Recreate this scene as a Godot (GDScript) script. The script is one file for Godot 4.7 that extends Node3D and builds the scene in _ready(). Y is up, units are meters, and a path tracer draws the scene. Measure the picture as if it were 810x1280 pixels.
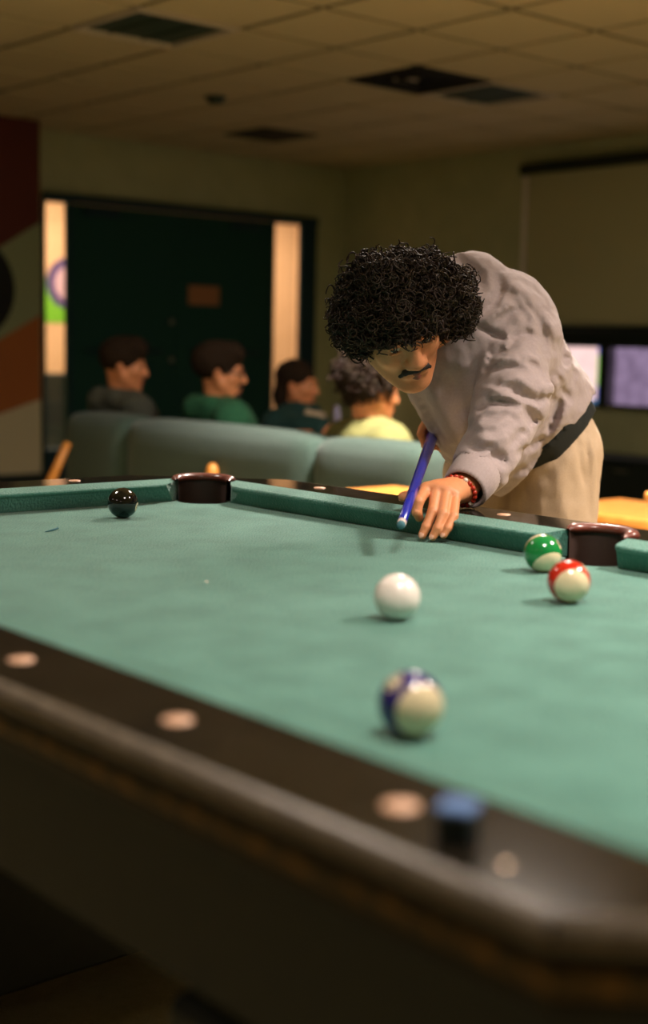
extends Node3D
# A student lounge: a player leans over a bar-size pool table; others sit on a sofa behind.
# Frame: x along the long far rail, z towards the near rail, bed cloth at y = BED.

const BED := 0.78
const L := 1.978
const W := 0.989
const CW := 0.052      # cloth width of a cushion
const RW := 0.104      # wood width of a rail
const HN := 0.0356     # cushion nose height above the bed
const HR := 0.0435     # rail top above the bed
const OUT := 0.156
const CEIL := 2.638
const FAR_X := -6.97
const BACK_Z := -6.54
const NEAR_X := 5.6
const FRONT_Z := 6.2

var cam_pos := Vector3(2.331777, BED + 0.334604, 1.687909)
var cam_basis := Basis(Vector3(0.653223, 0.021759, -0.756853), Vector3(-0.106882, 0.992228, -0.063721), Vector3(0.749584, 0.122518, 0.650471))
const FPX := 1713.68

var used := {}
var mats := {}
var tex := {}

func _ready() -> void:
	var cam := Camera3D.new()
	cam.name = "camera"
	add_child(cam)
	cam.transform = Transform3D(cam_basis.orthonormalized(), cam_pos)
	cam.keep_aspect = Camera3D.KEEP_HEIGHT
	cam.near = 0.05
	cam.far = 60.0
	cam.fov = 40.956
	var att := CameraAttributesPhysical.new()
	att.frustum_focal_length = 12.0 / tan(deg_to_rad(40.956 / 2.0))
	att.frustum_focus_distance = 2.52
	att.exposure_aperture = 1.42
	att.frustum_near = 0.05
	att.frustum_far = 60.0
	cam.attributes = att
	cam.current = true
	var we := WorldEnvironment.new()
	var env := Environment.new()
	env.background_mode = Environment.BG_COLOR
	env.background_color = Color(0, 0, 0)
	env.tonemap_mode = Environment.TONE_MAPPER_LINEAR
	env.tonemap_exposure = 1.4
	env.sdfgi_enabled = true
	env.ssao_enabled = true
	env.ssil_enabled = true
	we.environment = env
	add_child(we)
	lamps()
	make_materials()
	build_room()
	build_table()
	build_balls()
	build_lounge()
	build_corridor()
	build_player()
	build_sitters()

# ------------------------------------------------------------------ lights
const LAMP_SPOTS := [[-1.126, 0.793], [1.923, 0.793], [-0.516, -1.645], [1.923, -1.035], [-2.345, 4.45], [0.703, 4.45], [3.75, 4.45]]
const LAMP_LEVEL := [0.4, 0.5, 3.3, 1.6, 0.2, 0.2, 0.2]
const LAMP_COLOR := Color(1.0, 0.94, 0.885)

func lamps() -> void:
	# louvred troffers: a broad glow from the panel and the main beam thrown downwards
	for i in LAMP_SPOTS.size():
		var p := Vector3(LAMP_SPOTS[i][0], CEIL - 0.02, LAMP_SPOTS[i][1])
		area_light(p, Vector2(0.55, 0.55), LAMP_COLOR, 0.9 * LAMP_LEVEL[i])
		if i < 4:
			var s := SpotLight3D.new()
			s.name = "lamp_beam"
			add_child(s, true)
			s.position = p - Vector3(0, 0.16, 0)
			s.rotation_degrees = Vector3(-90, 0, 0)
			s.spot_angle = 56.0
			s.spot_angle_attenuation = 0.6
			s.spot_range = 30.0
			s.spot_attenuation = 2.0
			s.light_size = 0.15
			s.light_color = LAMP_COLOR
			s.light_energy = 3.6 * LAMP_LEVEL[i]
			s.shadow_enabled = true

func area_light(at_: Vector3, size: Vector2, color: Color, energy: float, euler := Vector3(-90, 0, 0)) -> void:
	var a := AreaLight3D.new()
	a.name = "lamp_light"
	add_child(a, true)
	a.position = at_
	a.rotation_degrees = euler
	a.area_size = size
	a.light_color = color
	a.light_energy = energy
	a.area_range = 30.0
	a.shadow_enabled = true

# ------------------------------------------------------------------ small helpers
func T(x: float, h: float, z: float) -> Vector3:
	return Vector3(x, BED + h, z)

func at(px: float, py: float, d: float) -> Vector3:
	return cam_pos + cam_basis * (Vector3((px - 405.0) / FPX, (640.0 - py) / FPX, -1.0) * d)

func numbered(n: String) -> String:
	if not used.has(n):
		used[n] = 0
		return n
	used[n] += 1
	return "%s_%03d" % [n, used[n]]

func thing(called: String, label: String, category: String, where := Vector3.ZERO, turn := 0.0, group := "") -> Node3D:
	var o := Node3D.new()
	o.name = numbered(called)
	add_child(o)
	o.position = where
	o.rotation.y = turn
	tag(o, label, category, group)
	return o

func tag(o: Node, label: String, category: String, group := "") -> void:
	o.set_meta("label", label)
	o.set_meta("category", category)
	if group != "":
		o.set_meta("group", group)

func part(called: String, mesh: Mesh, m: Material, parent: Node, pos := Vector3.ZERO, euler := Vector3.ZERO) -> MeshInstance3D:
	var o := MeshInstance3D.new()
	o.name = called if parent != self else numbered(called)
	o.mesh = mesh
	o.material_override = m
	parent.add_child(o, true)
	o.position = pos
	o.rotation_degrees = euler
	return o

# move a thing's origin to its base without moving its parts
func rebase(o: Node3D, base: Vector3) -> void:
	o.position = base
	for c in o.get_children():
		c.position -= base

func struct(called: String, mesh: Mesh, m: Material, pos := Vector3.ZERO) -> MeshInstance3D:
	var o := part(called, mesh, m, self, pos)
	o.set_meta("kind", "structure")
	return o

func struct_node(called: String) -> Node3D:
	var o := Node3D.new()
	o.name = numbered(called)
	add_child(o)
	o.set_meta("kind", "structure")
	return o

func commit(v: PackedVector3Array, n: PackedVector3Array, idx: PackedInt32Array, col := PackedColorArray(), uv := PackedVector2Array()) -> ArrayMesh:
	var a := []
	a.resize(Mesh.ARRAY_MAX)
	a[Mesh.ARRAY_VERTEX] = v
	a[Mesh.ARRAY_NORMAL] = n
	a[Mesh.ARRAY_INDEX] = idx
	if col.size() == v.size() and v.size() > 0:
		a[Mesh.ARRAY_COLOR] = col
	if uv.size() == v.size() and v.size() > 0:
		a[Mesh.ARRAY_TEX_UV] = uv
	var m := ArrayMesh.new()
	m.add_surface_from_arrays(Mesh.PRIMITIVE_TRIANGLES, a)
	return m

# a triangle whose front is on the side of `out`
func tri(st: SurfaceTool, a: Vector3, b: Vector3, c: Vector3, out: Vector3) -> void:
	if (b - a).cross(c - a).dot(out) > 0.0:
		st.add_vertex(a); st.add_vertex(c); st.add_vertex(b)
	else:
		st.add_vertex(a); st.add_vertex(b); st.add_vertex(c)

func quad(st: SurfaceTool, a: Vector3, b: Vector3, c: Vector3, d: Vector3, out: Vector3) -> void:
	tri(st, a, b, c, out)
	tri(st, a, c, d, out)

func flat() -> SurfaceTool:
	var st := SurfaceTool.new()
	st.begin(Mesh.PRIMITIVE_TRIANGLES)
	st.set_smooth_group(-1)
	return st

func smooth() -> SurfaceTool:
	var st := SurfaceTool.new()
	st.begin(Mesh.PRIMITIVE_TRIANGLES)
	st.set_smooth_group(0)
	return st

func done(st: SurfaceTool) -> ArrayMesh:
	st.generate_normals()
	return st.commit()

# chamfered box, centred
func rbox_into(st: SurfaceTool, c: Vector3, size: Vector3, bev: float) -> void:
	var h := size * 0.5
	var b: float = minf(bev, minf(h.x, minf(h.y, h.z)) * 0.49)
	var ax := [Vector3.RIGHT, Vector3.UP, Vector3.BACK]
	for i in 3:
		var u: Vector3 = ax[(i + 1) % 3]
		var w: Vector3 = ax[(i + 2) % 3]
		var n0: Vector3 = ax[i]
		var hu: float = h.dot(u) - b
		var hw: float = h.dot(w) - b
		for s in [-1.0, 1.0]:
			var n: Vector3 = n0 * s
			var o: Vector3 = c + n * absf(h.dot(n0))
			quad(st, o - u * hu - w * hw, o + u * hu - w * hw, o + u * hu + w * hw, o - u * hu + w * hw, n)
			for t in [-1.0, 1.0]:
				# edge chamfer between n and u*t
				var n2: Vector3 = u * t
				var p1: Vector3 = c + n * absf(h.dot(n0)) + n2 * hu
				var p2: Vector3 = c + n * (absf(h.dot(n0)) - b) + n2 * (hu + b)
				quad(st, p1 - w * hw, p1 + w * hw, p2 + w * hw, p2 - w * hw, n + n2)
	for sx in [-1.0, 1.0]:
		for sy in [-1.0, 1.0]:
			for sz in [-1.0, 1.0]:
				var k := Vector3(sx, sy, sz)
				var p := c + (h - Vector3(b, b, b)) * k
				tri(st, p + Vector3(b * sx, 0, 0), p + Vector3(0, b * sy, 0), p + Vector3(0, 0, b * sz), k)

func rbox(size: Vector3, bev := 0.004, c := Vector3.ZERO) -> ArrayMesh:
	var st := flat()
	rbox_into(st, c, size, bev)
	return done(st)

func tube_into(st: SurfaceTool, pts: Array, rad: Array, sides := 10, caps := true) -> void:
	var n := pts.size()
	var rings := []
	var t0: Vector3 = (pts[1] - pts[0]).normalized()
	var u: Vector3 = t0.cross(Vector3.UP if absf(t0.y) < 0.9 else Vector3.RIGHT).normalized()
	for i in n:
		var t: Vector3
		if i == 0:
			t = t0
		elif i == n - 1:
			t = (pts[n - 1] - pts[n - 2]).normalized()
		else:
			t = (pts[i + 1] - pts[i - 1]).normalized()
		u = (u - t * u.dot(t)).normalized()
		var w := t.cross(u)
		var ring := []
		for k in sides:
			var a := TAU * k / sides
			ring.append(pts[i] + (u * cos(a) + w * sin(a)) * rad[i])
		rings.append(ring)
	for i in n - 1:
		var m: Vector3 = (pts[i] + pts[i + 1]) * 0.5
		for k in sides:
			var k2 := (k + 1) % sides
			var ctr: Vector3 = (rings[i][k] + rings[i + 1][k2]) * 0.5
			quad(st, rings[i][k], rings[i][k2], rings[i + 1][k2], rings[i + 1][k], ctr - m)
	if caps:
		for e in [[0, -1.0], [n - 1, 1.0]]:
			var i: int = e[0]
			var t: Vector3 = (t0 if i == 0 else (pts[n - 1] - pts[n - 2]).normalized()) * float(e[1])
			for k in sides:
				tri(st, pts[i], rings[i][k], rings[i][(k + 1) % sides], t)

func tube(pts: Array, rad: Array, sides := 10, caps := true) -> ArrayMesh:
	var st := smooth()
	tube_into(st, pts, rad, sides, caps)
	return done(st)

# prism: polygon in the xz plane, from y0 to y1
func prism_into(st: SurfaceTool, poly: PackedVector2Array, y0: float, y1: float) -> void:
	var idx := Geometry2D.triangulate_polygon(poly)
	for i in range(0, idx.size(), 3):
		var a := poly[idx[i]]
		var b := poly[idx[i + 1]]
		var c := poly[idx[i + 2]]
		tri(st, Vector3(a.x, y1, a.y), Vector3(b.x, y1, b.y), Vector3(c.x, y1, c.y), Vector3.UP)
		tri(st, Vector3(a.x, y0, a.y), Vector3(b.x, y0, b.y), Vector3(c.x, y0, c.y), Vector3.DOWN)
	var cw := Geometry2D.is_polygon_clockwise(poly)
	for i in poly.size():
		var a := poly[i]
		var b := poly[(i + 1) % poly.size()]
		var e := b - a
		var nn := Vector3(e.y, 0, -e.x)
		if cw:
			nn = -nn
		quad(st, Vector3(a.x, y0, a.y), Vector3(b.x, y0, b.y), Vector3(b.x, y1, b.y), Vector3(a.x, y1, a.y), nn)

func prism(poly: PackedVector2Array, y0: float, y1: float) -> ArrayMesh:
	var st := flat()
	prism_into(st, poly, y0, y1)
	return done(st)

func circle(c: Vector2, r: float, n := 28) -> PackedVector2Array:
	var out := PackedVector2Array()
	for i in n:
		out.append(c + Vector2(cos(TAU * i / n), sin(TAU * i / n)) * r)
	return out

func lathe(profile: Array, sides := 28) -> ArrayMesh:
	var st := smooth()
	for i in profile.size() - 1:
		var a: Vector2 = profile[i]
		var b: Vector2 = profile[i + 1]
		for k in sides:
			var t0 := TAU * k / sides
			var t1 := TAU * (k + 1) / sides
			var out := Vector3(cos((t0 + t1) / 2) * (b.y - a.y), a.x - b.x, sin((t0 + t1) / 2) * (b.y - a.y))
			var p00 := Vector3(a.x * cos(t0), a.y, a.x * sin(t0))
			var p01 := Vector3(a.x * cos(t1), a.y, a.x * sin(t1))
			var p10 := Vector3(b.x * cos(t0), b.y, b.x * sin(t0))
			var p11 := Vector3(b.x * cos(t1), b.y, b.x * sin(t1))
			if a.x > 1e-6:
				tri(st, p00, p01, p11, out)
			if b.x > 1e-6:
				tri(st, p00, p11, p10, out)
	return done(st)

# ------------------------------------------------------------------ fields meshed as surface nets
# ops: ["c", a, b, ra, rb, k]  tapered capsule   ["e", centre, basis, radii, k]  ellipsoid
#      ["-c" / "-e" ...]  taken away             ["p", point, normal]  cut off the side the normal points to
#      ["g", a, b, width, depth]  crease (depth > 0) or ridge (depth < 0)      ["n", frequency, amount, seed]  uneven surface
func sdf(ops: Array, cell: float) -> Array:
	var lo := Vector3(1e9, 1e9, 1e9)
	var hi := -lo
	for o in ops:
		if o[0] == "c":
			var r: float = maxf(o[3], o[4]) + cell * 3.0 + o[5] * 0.3
			for q in [o[1], o[2]]:
				lo = lo.min(q - Vector3(r, r, r))
				hi = hi.max(q + Vector3(r, r, r))
		elif o[0] == "e":
			var rr: Vector3 = o[3]
			var r2: float = maxf(rr.x, maxf(rr.y, rr.z)) + cell * 3.0 + o[4] * 0.3
			lo = lo.min(o[1] - Vector3(r2, r2, r2))
			hi = hi.max(o[1] + Vector3(r2, r2, r2))
	var nx := int((hi.x - lo.x) / cell) + 2
	var ny := int((hi.y - lo.y) / cell) + 2
	var nz := int((hi.z - lo.z) / cell) + 2
	var vals := PackedFloat32Array()
	vals.resize(nx * ny * nz)
	vals.fill(1.0)
	var noise := FastNoiseLite.new()
	var pos := PackedFloat32Array()
	var neg := PackedFloat32Array()
	for o in ops:
		var kind: String = o[0]
		if kind == "gp" and pos.is_empty():
			pos.resize(vals.size())
			neg.resize(vals.size())
		elif kind != "gp" and not pos.is_empty():
			for i in vals.size():
				if pos[i] != 0.0 or neg[i] != 0.0:
					vals[i] += pos[i] + neg[i]
			pos.clear()
		var sub := kind.begins_with("-")
		if sub:
			kind = kind.substr(1)
		var b0 := lo
		var b1 := hi
		var a := Vector3.ZERO
		var ba := Vector3.ZERO
		var bb := 1.0
		var ra := 0.0
		var rd := 0.0
		var k := 0.0
		var inv := Basis()
		var rr := Vector3.ONE
		var mode := 0
		var line := PackedVector3Array()
		if kind == "c":
			a = o[1]
			ba = o[2] - a
			bb = maxf(ba.length_squared(), 1e-9)
			ra = o[3]
			rd = o[4] - o[3]
			k = o[5]
			var m: float = maxf(o[3], o[4]) + k + cell * 3.0
			b0 = a.min(o[2]) - Vector3(m, m, m)
			b1 = a.max(o[2]) + Vector3(m, m, m)
		elif kind == "e":
			mode = 1
			a = o[1]
			inv = (o[2] as Basis).transposed()
			rr = o[3]
			k = o[4]
			var m2: float = maxf(rr.x, maxf(rr.y, rr.z)) + k + cell * 3.0
			b0 = a - Vector3(m2, m2, m2)
			b1 = a + Vector3(m2, m2, m2)
		elif kind == "p":
			mode = 2
			a = o[1]
			ba = o[2]
			if o.size() > 3:      # only near the point
				b0 = a - Vector3.ONE * float(o[3])
				b1 = a + Vector3.ONE * float(o[3])
		elif kind == "g":
			mode = 3
			a = o[1]
			ba = o[2] - a
			bb = maxf(ba.length_squared(), 1e-9)
			ra = o[3]
			rd = o[4]
			var m3: float = ra * 2.2
			b0 = a.min(o[2]) - Vector3(m3, m3, m3)
			b1 = a.max(o[2]) + Vector3(m3, m3, m3)
		elif kind == "gp":
			mode = 5
			line = lay(vals, o[1], lo, cell, nx, ny, nz)
			if line.size() < 2:
				continue
			ra = o[2]
			rd = o[3]
			var m5: float = ra * 3.0
			b0 = line[0]
			b1 = line[0]
			for q in line:
				b0 = b0.min(q)
				b1 = b1.max(q)
			b0 -= Vector3(m5, m5, m5)
			b1 += Vector3(m5, m5, m5)
		elif kind == "n":
			mode = 4
			noise.frequency = o[1]
			noise.seed = o[3]
			ra = o[2]
		var x0 := clampi(int((b0.x - lo.x) / cell), 0, nx - 1)
		var x1 := clampi(int((b1.x - lo.x) / cell) + 1, 0, nx)
		var y0 := clampi(int((b0.y - lo.y) / cell), 0, ny - 1)
		var y1 := clampi(int((b1.y - lo.y) / cell) + 1, 0, ny)
		var z0 := clampi(int((b0.z - lo.z) / cell), 0, nz - 1)
		var z1 := clampi(int((b1.z - lo.z) / cell) + 1, 0, nz)
		var near := cell * 4.0
		for iz in range(z0, z1):
			for iy in range(y0, y1):
				var row := (iz * ny + iy) * nx
				var p := Vector3(lo.x + x0 * cell, lo.y + iy * cell, lo.z + iz * cell)
				for ix in range(x0, x1):
					var i := row + ix
					var v := vals[i]
					if mode == 0:
						var pa := p - a
						var h := clampf(pa.dot(ba) / bb, 0.0, 1.0)
						var d := (pa - ba * h).length() - ra - rd * h
						if sub:
							var hs := maxf(k - absf(v + d), 0.0) / maxf(k, 1e-6)
							v = maxf(v, -d) + hs * hs * k * 0.25
						else:
							var hh := maxf(k - absf(v - d), 0.0) / maxf(k, 1e-6)
							v = minf(v, d) - hh * hh * k * 0.25
						vals[i] = v
					elif mode == 1:
						var q := inv * (p - a)
						var q1 := q / rr
						var k0 := q1.length()
						var d2 := -minf(rr.x, minf(rr.y, rr.z))
						if k0 > 1e-4:
							d2 = k0 * (k0 - 1.0) / (q1 / rr).length()
						if sub:
							var hs2 := maxf(k - absf(v + d2), 0.0) / maxf(k, 1e-6)
							v = maxf(v, -d2) + hs2 * hs2 * k * 0.25
						else:
							var hh2 := maxf(k - absf(v - d2), 0.0) / maxf(k, 1e-6)
							v = minf(v, d2) - hh2 * hh2 * k * 0.25
						vals[i] = v
					elif v < near and v > -near * 3.0 or mode == 2:
						if mode == 2:
							vals[i] = maxf(v, (p - a).dot(ba))
						elif mode == 3:
							var pg := p - a
							var hg := clampf(pg.dot(ba) / bb, 0.0, 1.0)
							var dg := (pg - ba * hg).length() / ra
							vals[i] = v + rd * exp(-dg * dg) * (1.0 - 0.6 * absf(hg * 2.0 - 1.0))
						elif mode == 5:
							var into := (p - cam_pos).normalized()
							var best := 1e9
							var bt := 0.0
							for q in line.size() - 1:
								var la := line[q]
								var lb := line[q + 1] - la
								if lb.length_squared() > 0.0012:
									continue
								var lh := clampf((p - la).dot(lb) / maxf(lb.length_squared(), 1e-9), 0.0, 1.0)
								var lv := p - la - lb * lh
								lv -= into * (lv.dot(into) * 0.75)      # a fold cuts deeper than it is wide
								var ld := lv.length_squared()
								if ld < best:
									best = ld
									bt = (q + lh) / (line.size() - 1)
							var amount := rd * exp(-best / (ra * ra)) * (1.0 - 0.75 * pow(absf(bt * 2.0 - 1.0), 3.0))
							if rd > 0.0:
								pos[i] = maxf(pos[i], amount)
							else:
								neg[i] = minf(neg[i], amount)
						else:
							vals[i] = v + ra * noise.get_noise_3dv(p)
					p.x += cell
	var V := PackedVector3Array()
	var N := PackedVector3Array()
	var I := PackedInt32Array()
	var id := PackedInt32Array()
	id.resize(vals.size())
	id.fill(-1)
	var dy := nx
	var dz := nx * ny
	var lim := cell * 3.0
	for o in ops:
		if o[0] == "gp":
			lim = cell * 9.0      # folds make the field steep
	for iz in nz - 1:
		for iy in ny - 1:
			var row := (iz * ny + iy) * nx
			for ix in nx - 1:
				var c := row + ix
				var v0 := vals[c]
				if v0 > lim or v0 < -lim:
					continue
				var v1 := vals[c + 1]
				var v2 := vals[c + dy]
				var v3 := vals[c + dy + 1]
				var v4 := vals[c + dz]
				var v5 := vals[c + dz + 1]
				var v6 := vals[c + dz + dy]
				var v7 := vals[c + dz + dy + 1]
				var cnt := int(v0 < 0.0) + int(v1 < 0.0) + int(v2 < 0.0) + int(v3 < 0.0) + int(v4 < 0.0) + int(v5 < 0.0) + int(v6 < 0.0) + int(v7 < 0.0)
				if cnt == 0 or cnt == 8:
					continue
				var s := Vector3.ZERO
				var n := 0
				if (v0 < 0.0) != (v1 < 0.0):
					s += Vector3(v0 / (v0 - v1), 0, 0); n += 1
				if (v2 < 0.0) != (v3 < 0.0):
					s += Vector3(v2 / (v2 - v3), 1, 0); n += 1
				if (v4 < 0.0) != (v5 < 0.0):
					s += Vector3(v4 / (v4 - v5), 0, 1); n += 1
				if (v6 < 0.0) != (v7 < 0.0):
					s += Vector3(v6 / (v6 - v7), 1, 1); n += 1
				if (v0 < 0.0) != (v2 < 0.0):
					s += Vector3(0, v0 / (v0 - v2), 0); n += 1
				if (v1 < 0.0) != (v3 < 0.0):
					s += Vector3(1, v1 / (v1 - v3), 0); n += 1
				if (v4 < 0.0) != (v6 < 0.0):
					s += Vector3(0, v4 / (v4 - v6), 1); n += 1
				if (v5 < 0.0) != (v7 < 0.0):
					s += Vector3(1, v5 / (v5 - v7), 1); n += 1
				if (v0 < 0.0) != (v4 < 0.0):
					s += Vector3(0, 0, v0 / (v0 - v4)); n += 1
				if (v1 < 0.0) != (v5 < 0.0):
					s += Vector3(1, 0, v1 / (v1 - v5)); n += 1
				if (v2 < 0.0) != (v6 < 0.0):
					s += Vector3(0, 1, v2 / (v2 - v6)); n += 1
				if (v3 < 0.0) != (v7 < 0.0):
					s += Vector3(1, 1, v3 / (v3 - v7)); n += 1
				s /= float(maxi(n, 1))
				id[c] = V.size()
				V.append(lo + (Vector3(ix, iy, iz) + s) * cell)
				var g := Vector3(v1 - v0 + v3 - v2 + v5 - v4 + v7 - v6, v2 - v0 + v3 - v1 + v6 - v4 + v7 - v5, v4 - v0 + v5 - v1 + v6 - v2 + v7 - v3)
				N.append(g.normalized() if g.length_squared() > 1e-14 else Vector3.UP)
				if ix > 0 and iy > 0 and iz > 0:
					if (v0 < 0.0) != (v1 < 0.0):
						net_quad(I, id[c], id[c - dy], id[c - dy - dz], id[c - dz], v0 < 0.0)
					if (v0 < 0.0) != (v2 < 0.0):
						net_quad(I, id[c], id[c - dz], id[c - dz - 1], id[c - 1], v0 < 0.0)
					if (v0 < 0.0) != (v4 < 0.0):
						net_quad(I, id[c], id[c - 1], id[c - 1 - dy], id[c - dy], v0 < 0.0)
	# normals averaged over the faces are smoother than the cell gradient
	var NN := PackedVector3Array()
	NN.resize(V.size())
	for i in range(0, I.size(), 3):
		var fa := V[I[i]]
		var fn := (V[I[i + 2]] - fa).cross(V[I[i + 1]] - fa)
		NN[I[i]] += fn
		NN[I[i + 1]] += fn
		NN[I[i + 2]] += fn
	for i in NN.size():
		NN[i] = NN[i].normalized() if NN[i].length_squared() > 1e-20 else N[i]
	return [V, NN, I]

# points of a fold drawn in the photograph, each put on the surface that the camera's ray meets first
func lay(vals: PackedFloat32Array, px: Array, lo: Vector3, cell: float, nx: int, ny: int, nz: int) -> PackedVector3Array:
	var out := PackedVector3Array()
	for i in px.size() - 1:
		var n := 4
		for k in n + (1 if i == px.size() - 2 else 0):
			var f := float(k) / n
			var x := lerpf(px[i][0], px[i + 1][0], f)
			var y := lerpf(px[i][1], px[i + 1][1], f)
			var d := 2.2
			while d < 3.4:
				var g := (at(x, y, d) - lo) / cell
				var ix := int(g.x)
				var iy := int(g.y)
				var iz := int(g.z)
				if ix >= 0 and iy >= 0 and iz >= 0 and ix < nx and iy < ny and iz < nz and vals[(iz * ny + iy) * nx + ix] < 0.0:
					out.append(at(x, y, d))
					break
				d += 0.004
	return out

func net_quad(I: PackedInt32Array, a: int, b: int, c: int, d: int, inside: bool) -> void:
	if a < 0 or b < 0 or c < 0 or d < 0:
		return
	# clockwise seen from outside
	if inside:
		I.append_array(PackedInt32Array([a, c, b, a, d, c]))
	else:
		I.append_array(PackedInt32Array([a, b, c, a, c, d]))

func merge(list: Array) -> ArrayMesh:
	var V := PackedVector3Array()
	var N := PackedVector3Array()
	var I := PackedInt32Array()
	for m in list:
		var base := V.size()
		V.append_array(m[0])
		N.append_array(m[1])
		for i in m[2]:
			I.append(i + base)
	return commit(V, N, I)

func sdf_mesh(ops: Array, cell: float) -> ArrayMesh:
	var m := sdf(ops, cell)
	return commit(m[0], m[1], m[2])

# ------------------------------------------------------------------ textures and materials
func noise_image(size: int, freq: float, seed_: int, c0: Color, c1: Color, octaves := 4, stretch := Vector2.ONE) -> Image:
	var n := FastNoiseLite.new()
	n.seed = seed_
	n.frequency = freq
	n.fractal_octaves = octaves
	var g := n.get_seamless_image(size, size)
	if stretch != Vector2.ONE:
		g.resize(int(size * stretch.x), int(size * stretch.y))
		g.crop(size, size)
	var data := g.get_data()
	var px := data.size() / (g.get_width() * g.get_height())
	var out := PackedByteArray()
	out.resize(size * size * 3)
	for i in size * size:
		var t := data[i * px] / 255.0
		var c := c0.lerp(c1, t)
		out[i * 3] = int(c.r * 255.0)
		out[i * 3 + 1] = int(c.g * 255.0)
		out[i * 3 + 2] = int(c.b * 255.0)
	return Image.create_from_data(size, size, false, Image.FORMAT_RGB8, out)

func felt_image() -> Image:
	# mottled cloth with chalk dust, short fibres and faint ball tracks
	var n := 1024
	var im := noise_image(n, 0.012, 3, Color8(48, 110, 96), Color8(78, 138, 124), 6)
	var rng := RandomNumberGenerator.new()
	rng.seed = 12
	for i in 2600:
		var x := rng.randi_range(4, n - 5)
		var y := rng.randi_range(4, n - 5)
		var c := im.get_pixel(x, y)
		var light := rng.randf() < 0.6
		var t := c.lerp(Color8(150, 186, 170) if light else Color8(26, 78, 66), rng.randf_range(0.15, 0.5))
		var dx := rng.randf_range(-1, 1)
		var dy := rng.randf_range(-1, 1)
		for k in rng.randi_range(1, 5):
			im.set_pixel(clampi(x + int(dx * k), 0, n - 1), clampi(y + int(dy * k), 0, n - 1), t)
	for i in 46:
		var p := Vector2(rng.randf() * n, rng.randf() * n)
		var d := Vector2.from_angle(rng.randf() * TAU)
		var a := rng.randf_range(0.03, 0.09)
		for k in rng.randi_range(60, 320):
			p += d
			d = d.rotated(rng.randf_range(-0.02, 0.02))
			var x := posmod(int(p.x), n)
			var y := posmod(int(p.y), n)
			im.set_pixel(x, y, im.get_pixel(x, y).lerp(Color8(150, 190, 172), a * 2.0))
			im.set_pixel((x + 1) % n, y, im.get_pixel((x + 1) % n, y).lerp(Color8(150, 190, 172), a))
	return im

func normal_tex(size: int, freq: float, seed_: int, strength: float) -> ImageTexture:
	var n := FastNoiseLite.new()
	n.seed = seed_
	n.frequency = freq
	n.fractal_octaves = 3
	var g := n.get_seamless_image(size, size)
	g.convert(Image.FORMAT_RGBA8)
	g.bump_map_to_normal_map(strength)
	return ImageTexture.create_from_image(g)

func mat(called: String, c: Color, rough := 0.7, metal := 0.0) -> StandardMaterial3D:
	if mats.has(called):
		return mats[called]
	var m := StandardMaterial3D.new()
	m.albedo_color = c
	m.roughness = rough
	m.metallic = metal
	mats[called] = m
	return m

func textured(called: String, c0: Color, c1: Color, rough: float, freq: float, scale: float, seed_: int, size := 256, nstrength := 0.0, octaves := 4, nfreq := 0.0) -> StandardMaterial3D:
	var m := mat(called, Color.WHITE, rough)
	m.albedo_texture = ImageTexture.create_from_image(noise_image(size, freq, seed_, c0, c1, octaves))
	m.uv1_triplanar = true
	m.uv1_scale = Vector3.ONE * scale
	if nstrength > 0.0:
		m.normal_enabled = true
		m.normal_texture = normal_tex(size, nfreq if nfreq > 0.0 else freq * 3.0, seed_ + 7, nstrength)
		m.normal_scale = 1.0
	return m

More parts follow.
